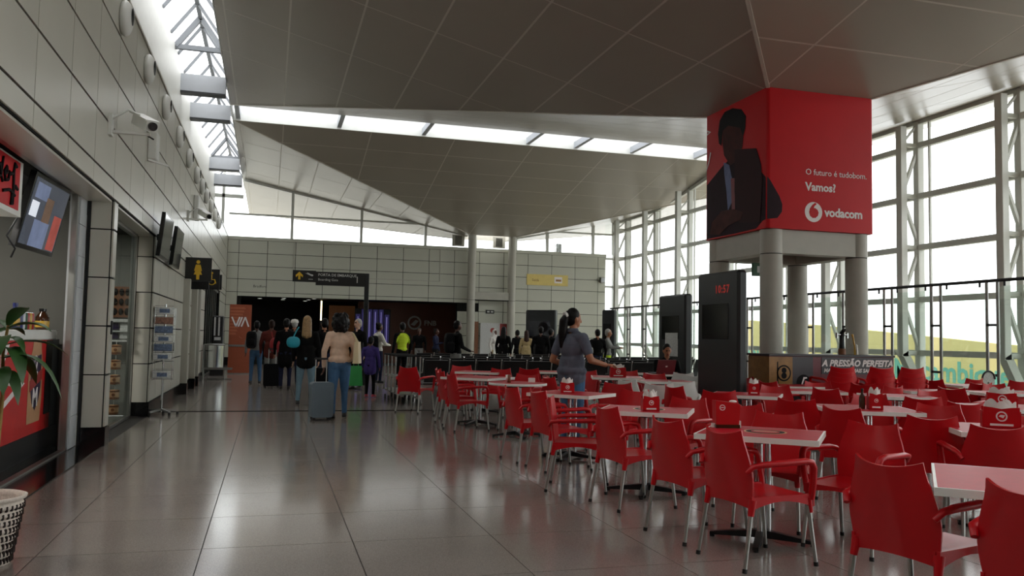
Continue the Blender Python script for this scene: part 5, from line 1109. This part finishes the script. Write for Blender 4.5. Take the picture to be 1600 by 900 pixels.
# ================================================================== PEOPLE
import numpy as np
RAW = []
def raw(prims, voxel, name, parent, smooth=4):
    mb = MB().use('c_black')
    for p in prims:
        if p[0] == 'cap':
            _, a, b, r0, r1, m = p
            mb.cyl(a, b, r0, r1, 12); mb.ell(a, (r0, r0, r0), 12, 8); mb.ell(b, (r1, r1, r1), 12, 8)
        elif p[0] == 'ell': mb.ell(p[1], p[2], 16, 10)
    o = mb.build(name + '_src')
    md = o.modifiers.new('v', 'REMESH'); md.mode = 'VOXEL'; md.voxel_size = voxel; md.use_smooth_shade = True
    if smooth: sm = o.modifiers.new('s', 'SMOOTH'); sm.factor = 0.5; sm.iterations = smooth
    RAW.append((o, prims, name, parent)); return o
def finish_raw():
    dg = bpy.context.evaluated_depsgraph_get()
    for o, prims, name, parent in RAW:
        me = bpy.data.meshes.new_from_object(o.evaluated_get(dg)); me.name = name
        n = len(me.polygons); c = np.zeros(n * 3); me.polygons.foreach_get('center', c); c = c.reshape(-1, 3)
        best = np.full(n, 1e9); idx = np.zeros(n, int); names = []
        def mi(m):
            if m not in names: names.append(m)
            return names.index(m)
        for p in prims:
            if p[0] == 'cap':
                a, b = np.array(p[1], float), np.array(p[2], float); d = b - a; L2 = d @ d + 1e-12
                t = np.clip(((c - a) @ d) / L2, 0, 1); r = p[3] + (p[4] - p[3]) * t
                dist = np.linalg.norm(c - a - t[:, None] * d, axis=1) - r; m = mi(p[5])
            elif p[0] == 'ell':
                q = (c - np.array(p[1], float)) / np.array(p[2], float); k = np.linalg.norm(q, axis=1); dist = (k - 1) * min(p[2]) ; m = mi(p[3])
            else:   # paint only: ellipsoid volume forces a material
                q = (c - np.array(p[1], float)) / np.array(p[2], float); k = np.linalg.norm(q, axis=1); dist = np.where(k < 1, -5.0, 1e9); m = mi(p[3])
            s = dist < best; best[s] = dist[s]; idx[s] = m
        me.materials.clear()
        for m in names: me.materials.append(MATS[m])
        me.polygons.foreach_set('material_index', idx.astype(np.int32)); me.polygons.foreach_set('use_smooth', np.ones(n, bool)); me.update()
        link(name, me, parent)
    for o, *_ in RAW:
        d = o.data; bpy.data.objects.remove(o); bpy.data.meshes.remove(d)
def hand(prims, w, d, side, m, fine, s=1.0, grip=False):
    """palm, four fingers and a thumb from wrist w along direction d"""
    w, d = Vector(w), Vector(d).normalized()
    lat = d.cross(Vector((0, 0, 1)))
    if lat.length < 0.3: lat = Vector((1, 0, 0)) - d * d.x
    lat.normalize(); nrm = lat.cross(d).normalized()
    if nrm.z > 0: nrm = -nrm
    k = 1.0 if fine else 1.15
    for i in (-1.2, -0.4, 0.4, 1.2): prims.append(('cap', w + lat * (0.012 * i), w + d * 0.085 + lat * (0.019 * i), 0.015, 0.012, m))
    for i, L in ((-1.5, 0.058), (-0.5, 0.074), (0.5, 0.078), (1.5, 0.064)):
        p0 = w + d * 0.085 + lat * (0.0165 * i); p1 = p0 + d * (L * 0.55) + lat * (0.004 * i) + nrm * (0.018 if not grip else 0.03); p2 = p1 + d * (L * (0.42 if not grip else 0.15)) + nrm * (0.03 if not grip else 0.04)
        prims += [('cap', p0, p1, 0.0088 * k, 0.008 * k, m), ('cap', p1, p2, 0.008 * k, 0.007 * k, m)]
    t0 = w + d * 0.03 - lat * (0.022 * side) + nrm * 0.005; t1 = t0 + d * 0.035 - lat * (0.028 * side) + nrm * 0.012; t2 = t1 + d * 0.03 + nrm * 0.016 - lat * (0.004 * side)
    prims += [('cap', t0, t1, 0.012, 0.010 * k, m), ('cap', t1, t2, 0.010 * k, 0.008 * k, m)]
def person(label, loc, heading, H=1.72, top='c_black', bottom='c_denim', shoes='shoe_black', skin='skin_mid', hair='hair_black', style='short',
           la=None, ra=None, feet=((0.0, 0.10), (0.03, -0.10)), short_sleeve=False, coat=0.0, female=False, vox=0.02, hyaw=0.0, hpitch=0.0, seated=False, sole=None, fine=False, vest=None, lean=0.0, bulk=1.0, thick=1.08):
    root = empty('person', loc, math.radians(heading)); tag(root, label, 'person'); k = H / 1.75; root.scale = (k, k, k)
    P = []
    V = lambda x, y, z: Vector((x + lean * max(0, z - 0.95), y, z))
    zo = -0.47 if seated else 0.0
    sw = 0.175 if female else 0.20; hw = 0.165 if female else 0.15
    W = lambda x, y, z: V(x, y, z) + Vector((0, 0, zo))
    bt = bottom
    P += [('ell', W(-0.01, 0, 0.93), (0.125, hw + 0.01, 0.13), bt), ('ell', W(-0.045, 0.075, 0.90), (0.09, 0.09, 0.11), bt), ('ell', W(-0.045, -0.075, 0.90), (0.09, 0.09, 0.11), bt)]
    P += [('ell', W(0.0, 0, 1.10), (0.108 * bulk, (hw - 0.01) * bulk, 0.17), top), ('ell', W(0.0, 0, 1.28), (0.12 * bulk, (sw - 0.015) * (bulk * 0.5 + 0.5), 0.19), top), ('cap', W(-0.01, sw - 0.04, 1.40), W(-0.01, -sw + 0.04, 1.40), 0.07, 0.07, top)]
    P += [('cap', W(0, sw - 0.06, 1.43), W(0.0, 0.03, 1.47), 0.045, 0.05, top), ('cap', W(0, -sw + 0.06, 1.43), W(0.0, -0.03, 1.47), 0.045, 0.05, top)]
    if female: P += [('ell', W(0.075, 0.07, 1.28), (0.07, 0.075, 0.08), top), ('ell', W(0.075, -0.07, 1.28), (0.07, 0.075, 0.08), top)]
    hem = 0.93 - coat
    P += [('ell', W(-0.01, 0, 0.99), (0.135 * bulk, (hw + 0.02) * bulk, 0.09), top)]
    if coat > 0: P += [('cap', W(-0.01, 0.05, 1.1), W(-0.01, 0.06, hem), 0.12, 0.135, top), ('cap', W(-0.01, -0.05, 1.1), W(-0.01, -0.06, hem), 0.12, 0.135, top)]
    # neck and head
    P += [('cap', W(-0.005, 0, 1.42), W(0.015, 0, 1.56), 0.056, 0.05, skin)]
    hc = W(0.022, 0, 1.645); R3 = Euler((0, hpitch, hyaw)).to_matrix()
    hp = lambda x, y, z: hc + R3 @ Vector((x, y, z))
    P += [('ell', hp(0, 0, 0.012), (0.097, 0.078, 0.108), skin), ('ell', hp(0.035, 0, -0.05), (0.058, 0.056, 0.062), skin), ('cap', hp(0.055, 0, -0.085), hp(0.07, 0, -0.085), 0.022, 0.02, skin), ('cap', hp(0.09, 0, 0.015), hp(0.108, 0, -0.025), 0.011, 0.016, skin)]
    for s in (-1, 1):
        P += [('ell', hp(-0.005, s * 0.078, -0.01), (0.02, 0.013, 0.032), skin), ('paint', hp(0.088, s * 0.033, 0.012), (0.022, 0.015, 0.008), 'eye_dark'), ('paint', hp(0.09, s * 0.034, 0.034), (0.024, 0.022, 0.006), 'hair_black')]
    P += [('paint', hp(0.092, 0, -0.058), (0.022, 0.024, 0.009), 'lips')]
    # legs
    sides = ((1, feet[0]), (-1, feet[1]))
    for s, (fx, fy) in sides:
        if seated:
            hip = W(0, s * 0.09, 0.92); kn = Vector((0.43, s * 0.13, 0.47)); an = Vector((0.40 + fx, s * 0.13, 0.09))
        else:
            hip = W(0, s * 0.088, 0.90); an = Vector((fx, fy, 0.085)); kn = (hip + an) / 2 + Vector((0.035, s * 0.005, 0.01)); 
        th_ = thick if female else 1.0
        P += [('cap', hip, kn, 0.092 * th_, 0.064 * (th_ * 0.5 + 0.5), bt), ('cap', kn, an, 0.062, 0.043, bt)]
        if not seated: P += [('cap', an + (kn - an) * 0.55 + Vector((-0.018, 0, 0)), an + (kn - an) * 0.8 + Vector((-0.02, 0, 0)), 0.045, 0.052, bt)]
        fw = Vector((1, s * 0.12, 0)).normalized()
        P += [('cap', an - fw * 0.045 - Vector((0, 0, 0.04)), an + fw * 0.14 - Vector((0, 0, 0.045)), 0.043, 0.037, shoes), ('cap', an, an + fw * 0.05 - Vector((0, 0, 0.03)), 0.044, 0.042, shoes)]
        if sole: P += [('paint', an + fw * 0.05 - Vector((0, 0, 0.083)), (0.17, 0.07, 0.026), sole)]
    # arms: (elbow, wrist, hand direction)
    da = lambda s: ((-0.02, s * (sw + 0.07), 1.13), (0.06, s * (sw + 0.07), 0.89), (0.15, 0, -1))
    for s, a in ((1, la), (-1, ra)):
        el, wr, hd = a or da(s)
        sh = W(-0.01, s * sw, 1.405); el = V(*el) + Vector((0, 0, zo)); wr = V(*wr) + Vector((0, 0, zo))
        if short_sleeve:
            mid = sh + (el - sh) * 0.62
            P += [('cap', sh, mid, 0.068, 0.064, top), ('cap', mid, el, 0.048, 0.043, skin), ('cap', el, wr, 0.043, 0.029, skin)]
        else: P += [('cap', sh, el, 0.064, 0.05, top), ('cap', el, wr, 0.05, 0.036, top)]
        hand(P, wr, hd, s, skin, fine)
    if vest: P += [('paint', W(0, 0, 1.22), (0.4, sw + 0.02, 0.26), vest)]
    raw(P, vox, 'body', root, 3 if fine else 4)
    # hair
    Hh = []
    hm = hair
    if style != 'bald':
        Hh += [('ell', hp(-0.022, 0, 0.034), (0.096, 0.087, 0.106), hm), ('ell', hp(-0.045, 0, -0.01), (0.072, 0.082, 0.09), hm)]
    if style == 'long': Hh += [('cap', hp(-0.06, 0.035, 0), hp(-0.105, 0.05, -0.26), 0.055, 0.05, hm), ('cap', hp(-0.06, -0.035, 0), hp(-0.105, -0.05, -0.26), 0.055, 0.05, hm), ('cap', hp(-0.07, 0, 0), hp(-0.12, 0, -0.28), 0.06, 0.05, hm)]
    if style == 'curly':
        rr = random.Random(5)
        Hh += [('ell', hp(-0.05, 0, -0.03), (0.125, 0.14, 0.17), hm)]
        for _ in range(60): t = rr.uniform(PI * 0.35, PI * 1.65); z = rr.uniform(-0.19, 0.12); q_ = math.sqrt(max(0.1, 1 - ((z + 0.03) / 0.18) ** 2)); Hh.append(('ell', hp(-0.05 + 0.115 * q_ * math.cos(t), 0.13 * q_ * math.sin(t), z), (0.03, 0.03, 0.034), hm))
    if style == 'pony': Hh += [('ell', hp(-0.10, 0, 0.045), (0.045, 0.045, 0.045), hm), ('cap', hp(-0.10, 0, 0.04), hp(-0.135, 0.01, -0.05), 0.04, 0.058, hm), ('cap', hp(-0.135, 0.01, -0.05), hp(-0.13, 0.02, -0.2), 0.058, 0.056, hm), ('cap', hp(-0.13, 0.02, -0.2), hp(-0.125, 0.02, -0.37), 0.056, 0.022, hm), ('cap', hp(-0.06, 0.04, 0.0), hp(-0.09, 0.03, -0.08), 0.05, 0.04, hm)]
    if style == 'bun': Hh += [('ell', hp(-0.08, 0, 0.09), (0.05, 0.05, 0.045), hm)]
    if style == 'veil': Hh += [('cap', hp(-0.03, 0, 0.0), hp(-0.05, 0, -0.24), 0.10, 0.13, hm), ('cap', hp(-0.03, 0.06, -0.12), hp(0.03, 0.12, -0.26), 0.06, 0.05, hm), ('cap', hp(-0.03, -0.06, -0.12), hp(0.03, -0.12, -0.26), 0.06, 0.05, hm)]
    if Hh: raw(Hh, max(vox * 0.75, 0.008), 'hair' if style != 'veil' else 'head_scarf', root, 2)
    if style == 'cap':
        MB().use('c_white').lathe([(0.104, 0.03), (0.10, 0.08), (0.075, 0.12), (0.0, 0.135)], hp(-0.012, 0, 0), 20).build('cap_crown', root)
    return root
# ---- waitress in the foreground middle (she reaches right towards a red box)
w_ = person('waitress in grey polo shirt and jeans reaching to a table', (3.72, 10.05, 0), 32, 1.77, 'c_polo', 'c_denim', 'shoe_white', 'skin_mid', 'hair_black', 'pony',
       la=((-0.07, 0.26, 1.12), (0.13, 0.16, 1.03), (1, -0.3, -0.12)), ra=((-0.01, -0.30, 1.13), (0.19, -0.38, 1.075), (0.866, -0.5, 0.0)), short_sleeve=True, female=True, vox=0.0095, hyaw=-0.38, hpitch=0.12, fine=True, bulk=1.16, coat=0.02, feet=((0.0, 0.11), (-0.05, -0.10)))
MB().use('shoe_white').cyl((-0.09, 0.03, 1.70), (-0.115, 0.04, 1.685), 0.04, n=12).build('hair_tie', w_)
MB().use('c_polo').lathe([(0.068, 1.475), (0.074, 1.50), (0.066, 1.525), (0.058, 1.51)], (0.0, 0, 0), 20).build('collar', w_)
# ---- queue on the left
person('woman in beige sweater and blue jeans with curly black hair, seen from behind', (1.15, 14.35, 0), 92, 1.74, 'c_beige', 'c_denim', 'shoe_black', 'skin_dark', 'hair_black', 'curly', female=True, vox=0.013, sole='shoe_sole',
       la=((-0.03, 0.26, 1.13), (-0.01, 0.255, 0.88), (0.1, 0, -1)), ra=((0.0, -0.255, 1.13), (0.13, -0.20, 0.98), (0.6, 0.3, -0.5)), feet=((-0.10, 0.10), (0.10, -0.12)), thick=1.22, bulk=1.08)
person('blonde woman in black jacket and pale jeans, seen from behind', (0.72, 17.1, 0), 85, 1.74, 'c_black', 'c_denim_pale', 'shoe_black', 'skin_light', 'hair_blonde', 'long', female=True, vox=0.015, coat=0.08, sole='shoe_sole', feet=((0.0, 0.14), (0.0, -0.13)))
person('man in grey hooded top and jeans in the queue, beside the orange panel', (-0.33, 24.2, 0), 95, 1.72, 'c_grey', 'c_denim', 'shoe_black', 'skin_dark', 'hair_black', 'short', feet=((0.0, 0.12), (-0.03, -0.12)), sole='shoe_sole')
person('person in maroon jacket and grey trousers in the queue', (0.06, 23.4, 0), 85, 1.74, 'c_maroon', 'c_greypants', 'shoe_black', 'skin_dark', 'hair_brown', 'bun', coat=0.06)
person('person in long black coat in the queue, left of the blonde woman', (0.42, 21.9, 0), 88, 1.76, 'c_black', 'c_navy', 'shoe_black', 'skin_mid', 'hair_black', 'short', coat=0.25)
person('person with a pale cap behind the black coat in the queue', (0.66, 23.6, 0), 95, 1.78, 'c_black', 'c_navy', 'shoe_black', 'skin_mid', 'hair_grey', 'cap', coat=0.1)
person('dark-haired traveller hidden behind the curly-haired woman', (1.25, 20.2, 0), 100, 1.76, 'c_black', 'c_navy', 'shoe_black', 'skin_mid', 'hair_black', 'short')
person('grey-haired man in black right of the curly-haired woman', (2.2, 21.8, 0), 215, 1.80, 'c_black', 'c_black', 'shoe_black', 'skin_light', 'hair_grey', 'short')
person('child in purple jacket with pink shoes standing by the gate post', (2.23, 19.2, 0), 60, 1.36, 'c_purple', 'c_black', 'shoe_pink', 'skin_dark', 'hair_black', 'bun', coat=0.14)
person('woman in white top with black backpack straps, right of the gate post', (3.10, 24.8, 0), 20, 1.76, 'c_white', 'c_navy', 'shoe_black', 'skin_dark', 'hair_black', 'bun', female=True, la=((0.1, 0.25, 1.15), (0.3, 0.12, 1.12), (1, -0.3, 0)), ra=((0.1, -0.25, 1.15), (0.3, -0.12, 1.12), (1, 0.3, 0)))
person('worker in a yellow high-visibility vest, seen from behind', (3.68, 24.0, 0), 110, 1.77, 'c_black', 'c_black', 'shoe_black', 'skin_dark', 'hair_black', 'short', vest='c_hivis')
person('man in dark jacket and white shirt before the brown wall', (5.73, 33.0, 0), 250, 1.72, 'c_black', 'c_greypants', 'shoe_black', 'skin_dark', 'hair_black', 'short')
person('dark-clothed person holding a phone before the brown wall', (6.33, 32.6, 0), 330, 1.70, 'c_navy', 'c_black', 'shoe_black', 'skin_dark', 'hair_black', 'bun', ra=((0.1, -0.24, 1.15), (0.32, -0.12, 1.2), (1, 0.2, 0.2)))
person('man in black walking right with a backpack, left of the far columns', (4.62, 21.0, 0), 10, 1.80, 'c_black', 'c_greypants', 'shoe_black', 'skin_dark', 'hair_black', 'short', ra=((0.05, -0.25, 1.12), (0.28, -0.2, 1.02), (1, 0, 0)))
person('woman in white head scarf and cream coat by the poster', (8.72, 32.6, 0), 300, 1.72, 'c_white', 'c_khaki', 'shoe_black', 'skin_dark', 'c_white', 'veil', coat=0.3, female=True)
person('woman with very long black hair and grey trousers, left of the far group', (7.54, 27.0, 0), 60, 1.76, 'c_black', 'c_greypants', 'shoe_black', 'skin_mid', 'hair_black', 'long', female=True, coat=0.05)
person('dark-clothed person at the foot of the right far column', (9.15, 30.8, 0), 110, 1.70, 'c_black', 'c_black', 'shoe_black', 'skin_dark', 'hair_black', 'short')
person('woman with long brown hair in a khaki coat in the far group', (9.2, 29.8, 0), 80, 1.68, 'c_khaki', 'c_khaki', 'shoe_black', 'skin_light', 'hair_brown', 'long', female=True, coat=0.2)
person('broad person in black before the dim picture totem', (8.52, 26.0, 0), 70, 1.78, 'c_black', 'c_black', 'shoe_black', 'skin_dark', 'hair_black', 'short', coat=0.1)
person('person in black just left of the waitress head, in the far group', (9.0, 26.4, 0), 20, 1.72, 'c_black', 'c_black', 'shoe_black', 'skin_dark', 'hair_black', 'short')
person('dark-haired person with a pale blue top right of the waitress', (9.5, 23.5, 0), 90, 1.70, 'c_black', 'c_navy', 'shoe_black', 'skin_mid', 'hair_black', 'short')
person('grey-haired man in pale shirt reaching right, beside the glass screen', (10.0, 23.9, 0), 330, 1.72, 'c_grey', 'c_hivis', 'shoe_black', 'skin_mid', 'hair_grey', 'short', la=((0.12, 0.24, 1.2), (0.36, 0.16, 1.2), (1, 0, 0)), ra=((0.12, -0.24, 1.2), (0.38, -0.16, 1.18), (1, 0, 0)))
person('seated man in black jacket looking down at his laptop', (7.84, 15.62, 0), 258, 1.80, 'c_black', 'c_black', 'shoe_black', 'skin_mid', 'hair_black', 'short', seated=True, hpitch=0.35, vox=0.014,
       la=((0.1, 0.24, 1.13), (0.34, 0.10, 1.22), (1, -0.3, -0.2)), ra=((0.1, -0.24, 1.13), (0.34, -0.10, 1.22), (1, 0.3, -0.2)))
chair('r', 7.87, 15.68, 258, 'red armchair under the seated man with the laptop', G1)

# ---- luggage and bags
def suitcase(x, y, h, w, d, ht, m, label, handle=True):
    o = empty('suitcase', (x, y, 0), math.radians(h)); tag(o, label, 'suitcase')
    mb = MB().use(m); r = 0.05; prof = []
    for (cx_, cz_, a0) in ((w / 2 - r, 0.05 + r, -PI / 2), (w / 2 - r, ht - r, 0), (-w / 2 + r, ht - r, PI / 2), (-w / 2 + r, 0.05 + r, PI)):
        for k in range(5): prof.append((cx_ + r * math.cos(a0 + k * PI / 8), cz_ + r * math.sin(a0 + k * PI / 8)))
    mb.prism(prof, (0, -d / 2, 0), FX, FZ, (0, d, 0)).build('shell', o)
    rib = MB().use(m)
    for k in range(5): xx = -w * 0.36 + k * w * 0.18; rib.box(xx - 0.012, xx + 0.012, -d / 2 - 0.006, -d / 2, 0.10, ht - 0.06)
    rib.build('ribs', o)
    for a in (-1, 1):
        for b in (-1, 1): MB().use('black_rubber').cyl((a * (w / 2 - 0.05), b * (d / 2 - 0.04) - 0.014, 0.028), (a * (w / 2 - 0.05), b * (d / 2 - 0.04) + 0.014, 0.028), 0.028, n=12).box(a * (w / 2 - 0.05) - 0.015, a * (w / 2 - 0.05) + 0.015, b * (d / 2 - 0.04) - 0.018, b * (d / 2 - 0.04) + 0.018, 0.03, 0.06).build('wheel', o)
    if handle: MB().use('aluminium').cyl((-0.09, d / 2 - 0.03, ht - 0.05), (-0.09, d / 2 - 0.03, ht + 0.38), 0.009, n=8).cyl((0.09, d / 2 - 0.03, ht - 0.05), (0.09, d / 2 - 0.03, ht + 0.38), 0.009, n=8).use('black_rubber').cyl((-0.11, d / 2 - 0.03, ht + 0.38), (0.11, d / 2 - 0.03, ht + 0.38), 0.016, n=8).build('handle', o)
    return o
suitcase(0.86, 14.15, 8, 0.36, 0.24, 0.62, 'case_grey', 'grey ribbed suitcase behind the curly-haired woman')
suitcase(0.10, 22.6, 0, 0.42, 0.25, 0.62, 'bag_black', 'black wheeled suitcase in the queue below the red bag')
suitcase(1.0, 17.6, 0, 0.36, 0.22, 0.72, 'bag_black', 'dark suitcase between the blonde and the curly-haired woman')
def bag(name, loc, rz, r, m, label, strap, pts=None):
    o = empty(name, loc, math.radians(rz)); tag(o, label, 'bag')
    b = MB().use(m); se = (lambda c, e: math.copysign(abs(c) ** e, c)); ex_ = 0.55 if name == 'backpack' else 0.8
    b.grid(lambda u, v: (r[0] * se(math.cos(PI * (v - 0.5)), ex_) * se(math.cos(2 * PI * u), ex_), r[1] * se(math.cos(PI * (v - 0.5)), ex_) * se(math.sin(2 * PI * u), ex_), r[2] * se(math.sin(PI * (v - 0.5)), ex_)), 20, 12); b.build('body', o)
    if name == 'backpack': MB().use(m).grid(lambda u, v: (r[0] * 0.75 * se(math.cos(PI * (v - 0.5)), 0.6) * se(math.cos(2 * PI * u), 0.6), -r[1] * 0.75 + r[1] * 0.45 * se(math.cos(PI * (v - 0.5)), 0.6) * se(math.sin(2 * PI * u), 0.6), -r[2] * 0.35 + r[2] * 0.5 * se(math.sin(PI * (v - 0.5)), 0.6)), 16, 10).build('pocket', o)
    if strap: MB().use(strap).tube(pts, 0.012, 6).build('strap', o)
    return o
tt = empty('tote_bag', (1.43, 14.22, 0.93), math.radians(75)); tag(tt, 'cream tote bag hanging from the curly-haired woman shoulder', 'bag')
MB().use('bag_cream').add([(-0.16, -0.05, 0), (0.16, -0.05, 0), (0.16, 0.05, 0), (-0.16, 0.05, 0), (-0.13, -0.03, 0.36), (0.13, -0.03, 0.36), (0.13, 0.03, 0.36), (-0.13, 0.03, 0.36)], [(0, 3, 2, 1), (4, 5, 6, 7), (0, 1, 5, 4), (1, 2, 6, 5), (2, 3, 7, 6), (3, 0, 4, 7)]).build('body', tt)
MB().use('bag_cream').tube([(-0.08, 0.0, 0.35), (-0.03, 0.08, 0.50), (0.03, 0.08, 0.50), (0.08, 0.0, 0.35)], 0.012, 8).build('handle', tt)
bag('shoulder_bag', (0.46, 16.95, 1.24), 0, (0.13, 0.07, 0.11), 'bag_teal', 'teal round bag on the blonde woman back', 'bag_teal', [(0.0, 0, 0.1), (0.05, 0.02, 0.22), (0.1, 0.06, 0.30)])
bag('backpack', (-0.46, 23.98, 1.22), 0, (0.14, 0.10, 0.24), 'bag_black', 'black backpack slung on the man in the grey hooded top', 'bag_black', [(0.1, 0.08, 0.2), (0.14, 0.12, 0.28)])
bag('shoulder_bag', (0.18, 23.1, 1.10), 0, (0.16, 0.09, 0.20), 'bag_red', 'red bag on the person in the maroon jacket', 'bag_red', [(-0.08, 0.05, 0.15), (-0.12, 0.15, 0.35)])
bag('backpack', (4.42, 20.95, 1.25), 0, (0.13, 0.17, 0.26), 'bag_black', 'black backpack on the man walking right', None)
bag('backpack', (2.96, 24.68, 1.18), 0, (0.12, 0.15, 0.22), 'bag_black', 'black backpack on the woman in the white top', None)
gb_ = empty('shopping_bag', (1.88, 18.9, 0.28), math.radians(10)); tag(gb_, 'bright green carrier bag held near the child in purple', 'bag')
MB().use('bag_green').add([(-0.15, -0.06, 0), (0.15, -0.06, 0), (0.15, 0.06, 0), (-0.15, 0.06, 0), (-0.13, -0.02, 0.44), (0.13, -0.02, 0.44), (0.13, 0.02, 0.44), (-0.13, 0.02, 0.44)], [(0, 3, 2, 1), (4, 5, 6, 7), (0, 1, 5, 4), (1, 2, 6, 5), (2, 3, 7, 6), (3, 0, 4, 7)]).build('body', gb_)
MB().use('bag_green').tube([(-0.06, 0, 0.43), (-0.04, 0, 0.55), (0.04, 0, 0.55), (0.06, 0, 0.43)], 0.008, 6).build('handle', gb_)
# luggage trolleys parked left of the first waiting benches
def trolley(x, y, label):
    o = empty('luggage_trolley', (x, y, 0), math.radians(90)); tag(o, label, 'trolley', 'nested luggage trolleys')
    MB().use('chrome').tube([(-0.3, -0.25, 1.0), (-0.25, -0.25, 0.25), (0.35, -0.2, 0.2)], 0.016, 8).tube([(-0.3, 0.25, 1.0), (-0.25, 0.25, 0.25), (0.35, 0.2, 0.2)], 0.016, 8).tube([(-0.28, -0.25, 0.55), (-0.28, 0.25, 0.55)], 0.012, 8).build('frame', o)
    MB().use('black_rubber').cyl((-0.3, -0.27, 1.0), (-0.3, 0.27, 1.0), 0.02, n=10).build('handle', o)
    MB().use('steel').box(-0.25, 0.35, -0.2, 0.2, 0.2, 0.22).build('deck', o)
    for a, b in ((-0.22, -0.22), (-0.22, 0.22), (0.33, 0.0)): MB().use('black_rubber').cyl((a, b - 0.015, 0.06), (a, b + 0.015, 0.06), 0.06, n=14).build('wheel', o)
for k in range(4): trolley(2.74, 17.30 + 0.55 * k, 'chrome luggage trolley in the nested row left of the benches, %s from the front' % ['first', 'second', 'third', 'last'][k])
finish_raw()
# ================================================================== LETTERING TO MESH
dg = bpy.context.evaluated_depsgraph_get()
made = []
for o, name, m, parent, M in TEXTS:
    me = bpy.data.meshes.new_from_object(o.evaluated_get(dg)); me.name = name; me.materials.clear(); me.materials.append(MATS[m]); made.append((me, name, parent, M))
for me, name, parent, M in made:
    q = link(name, me, parent); q.matrix_local = M
for o, *_ in TEXTS:
    c = o.data; bpy.data.objects.remove(o); bpy.data.curves.remove(c)
bpy.context.view_layer.update()
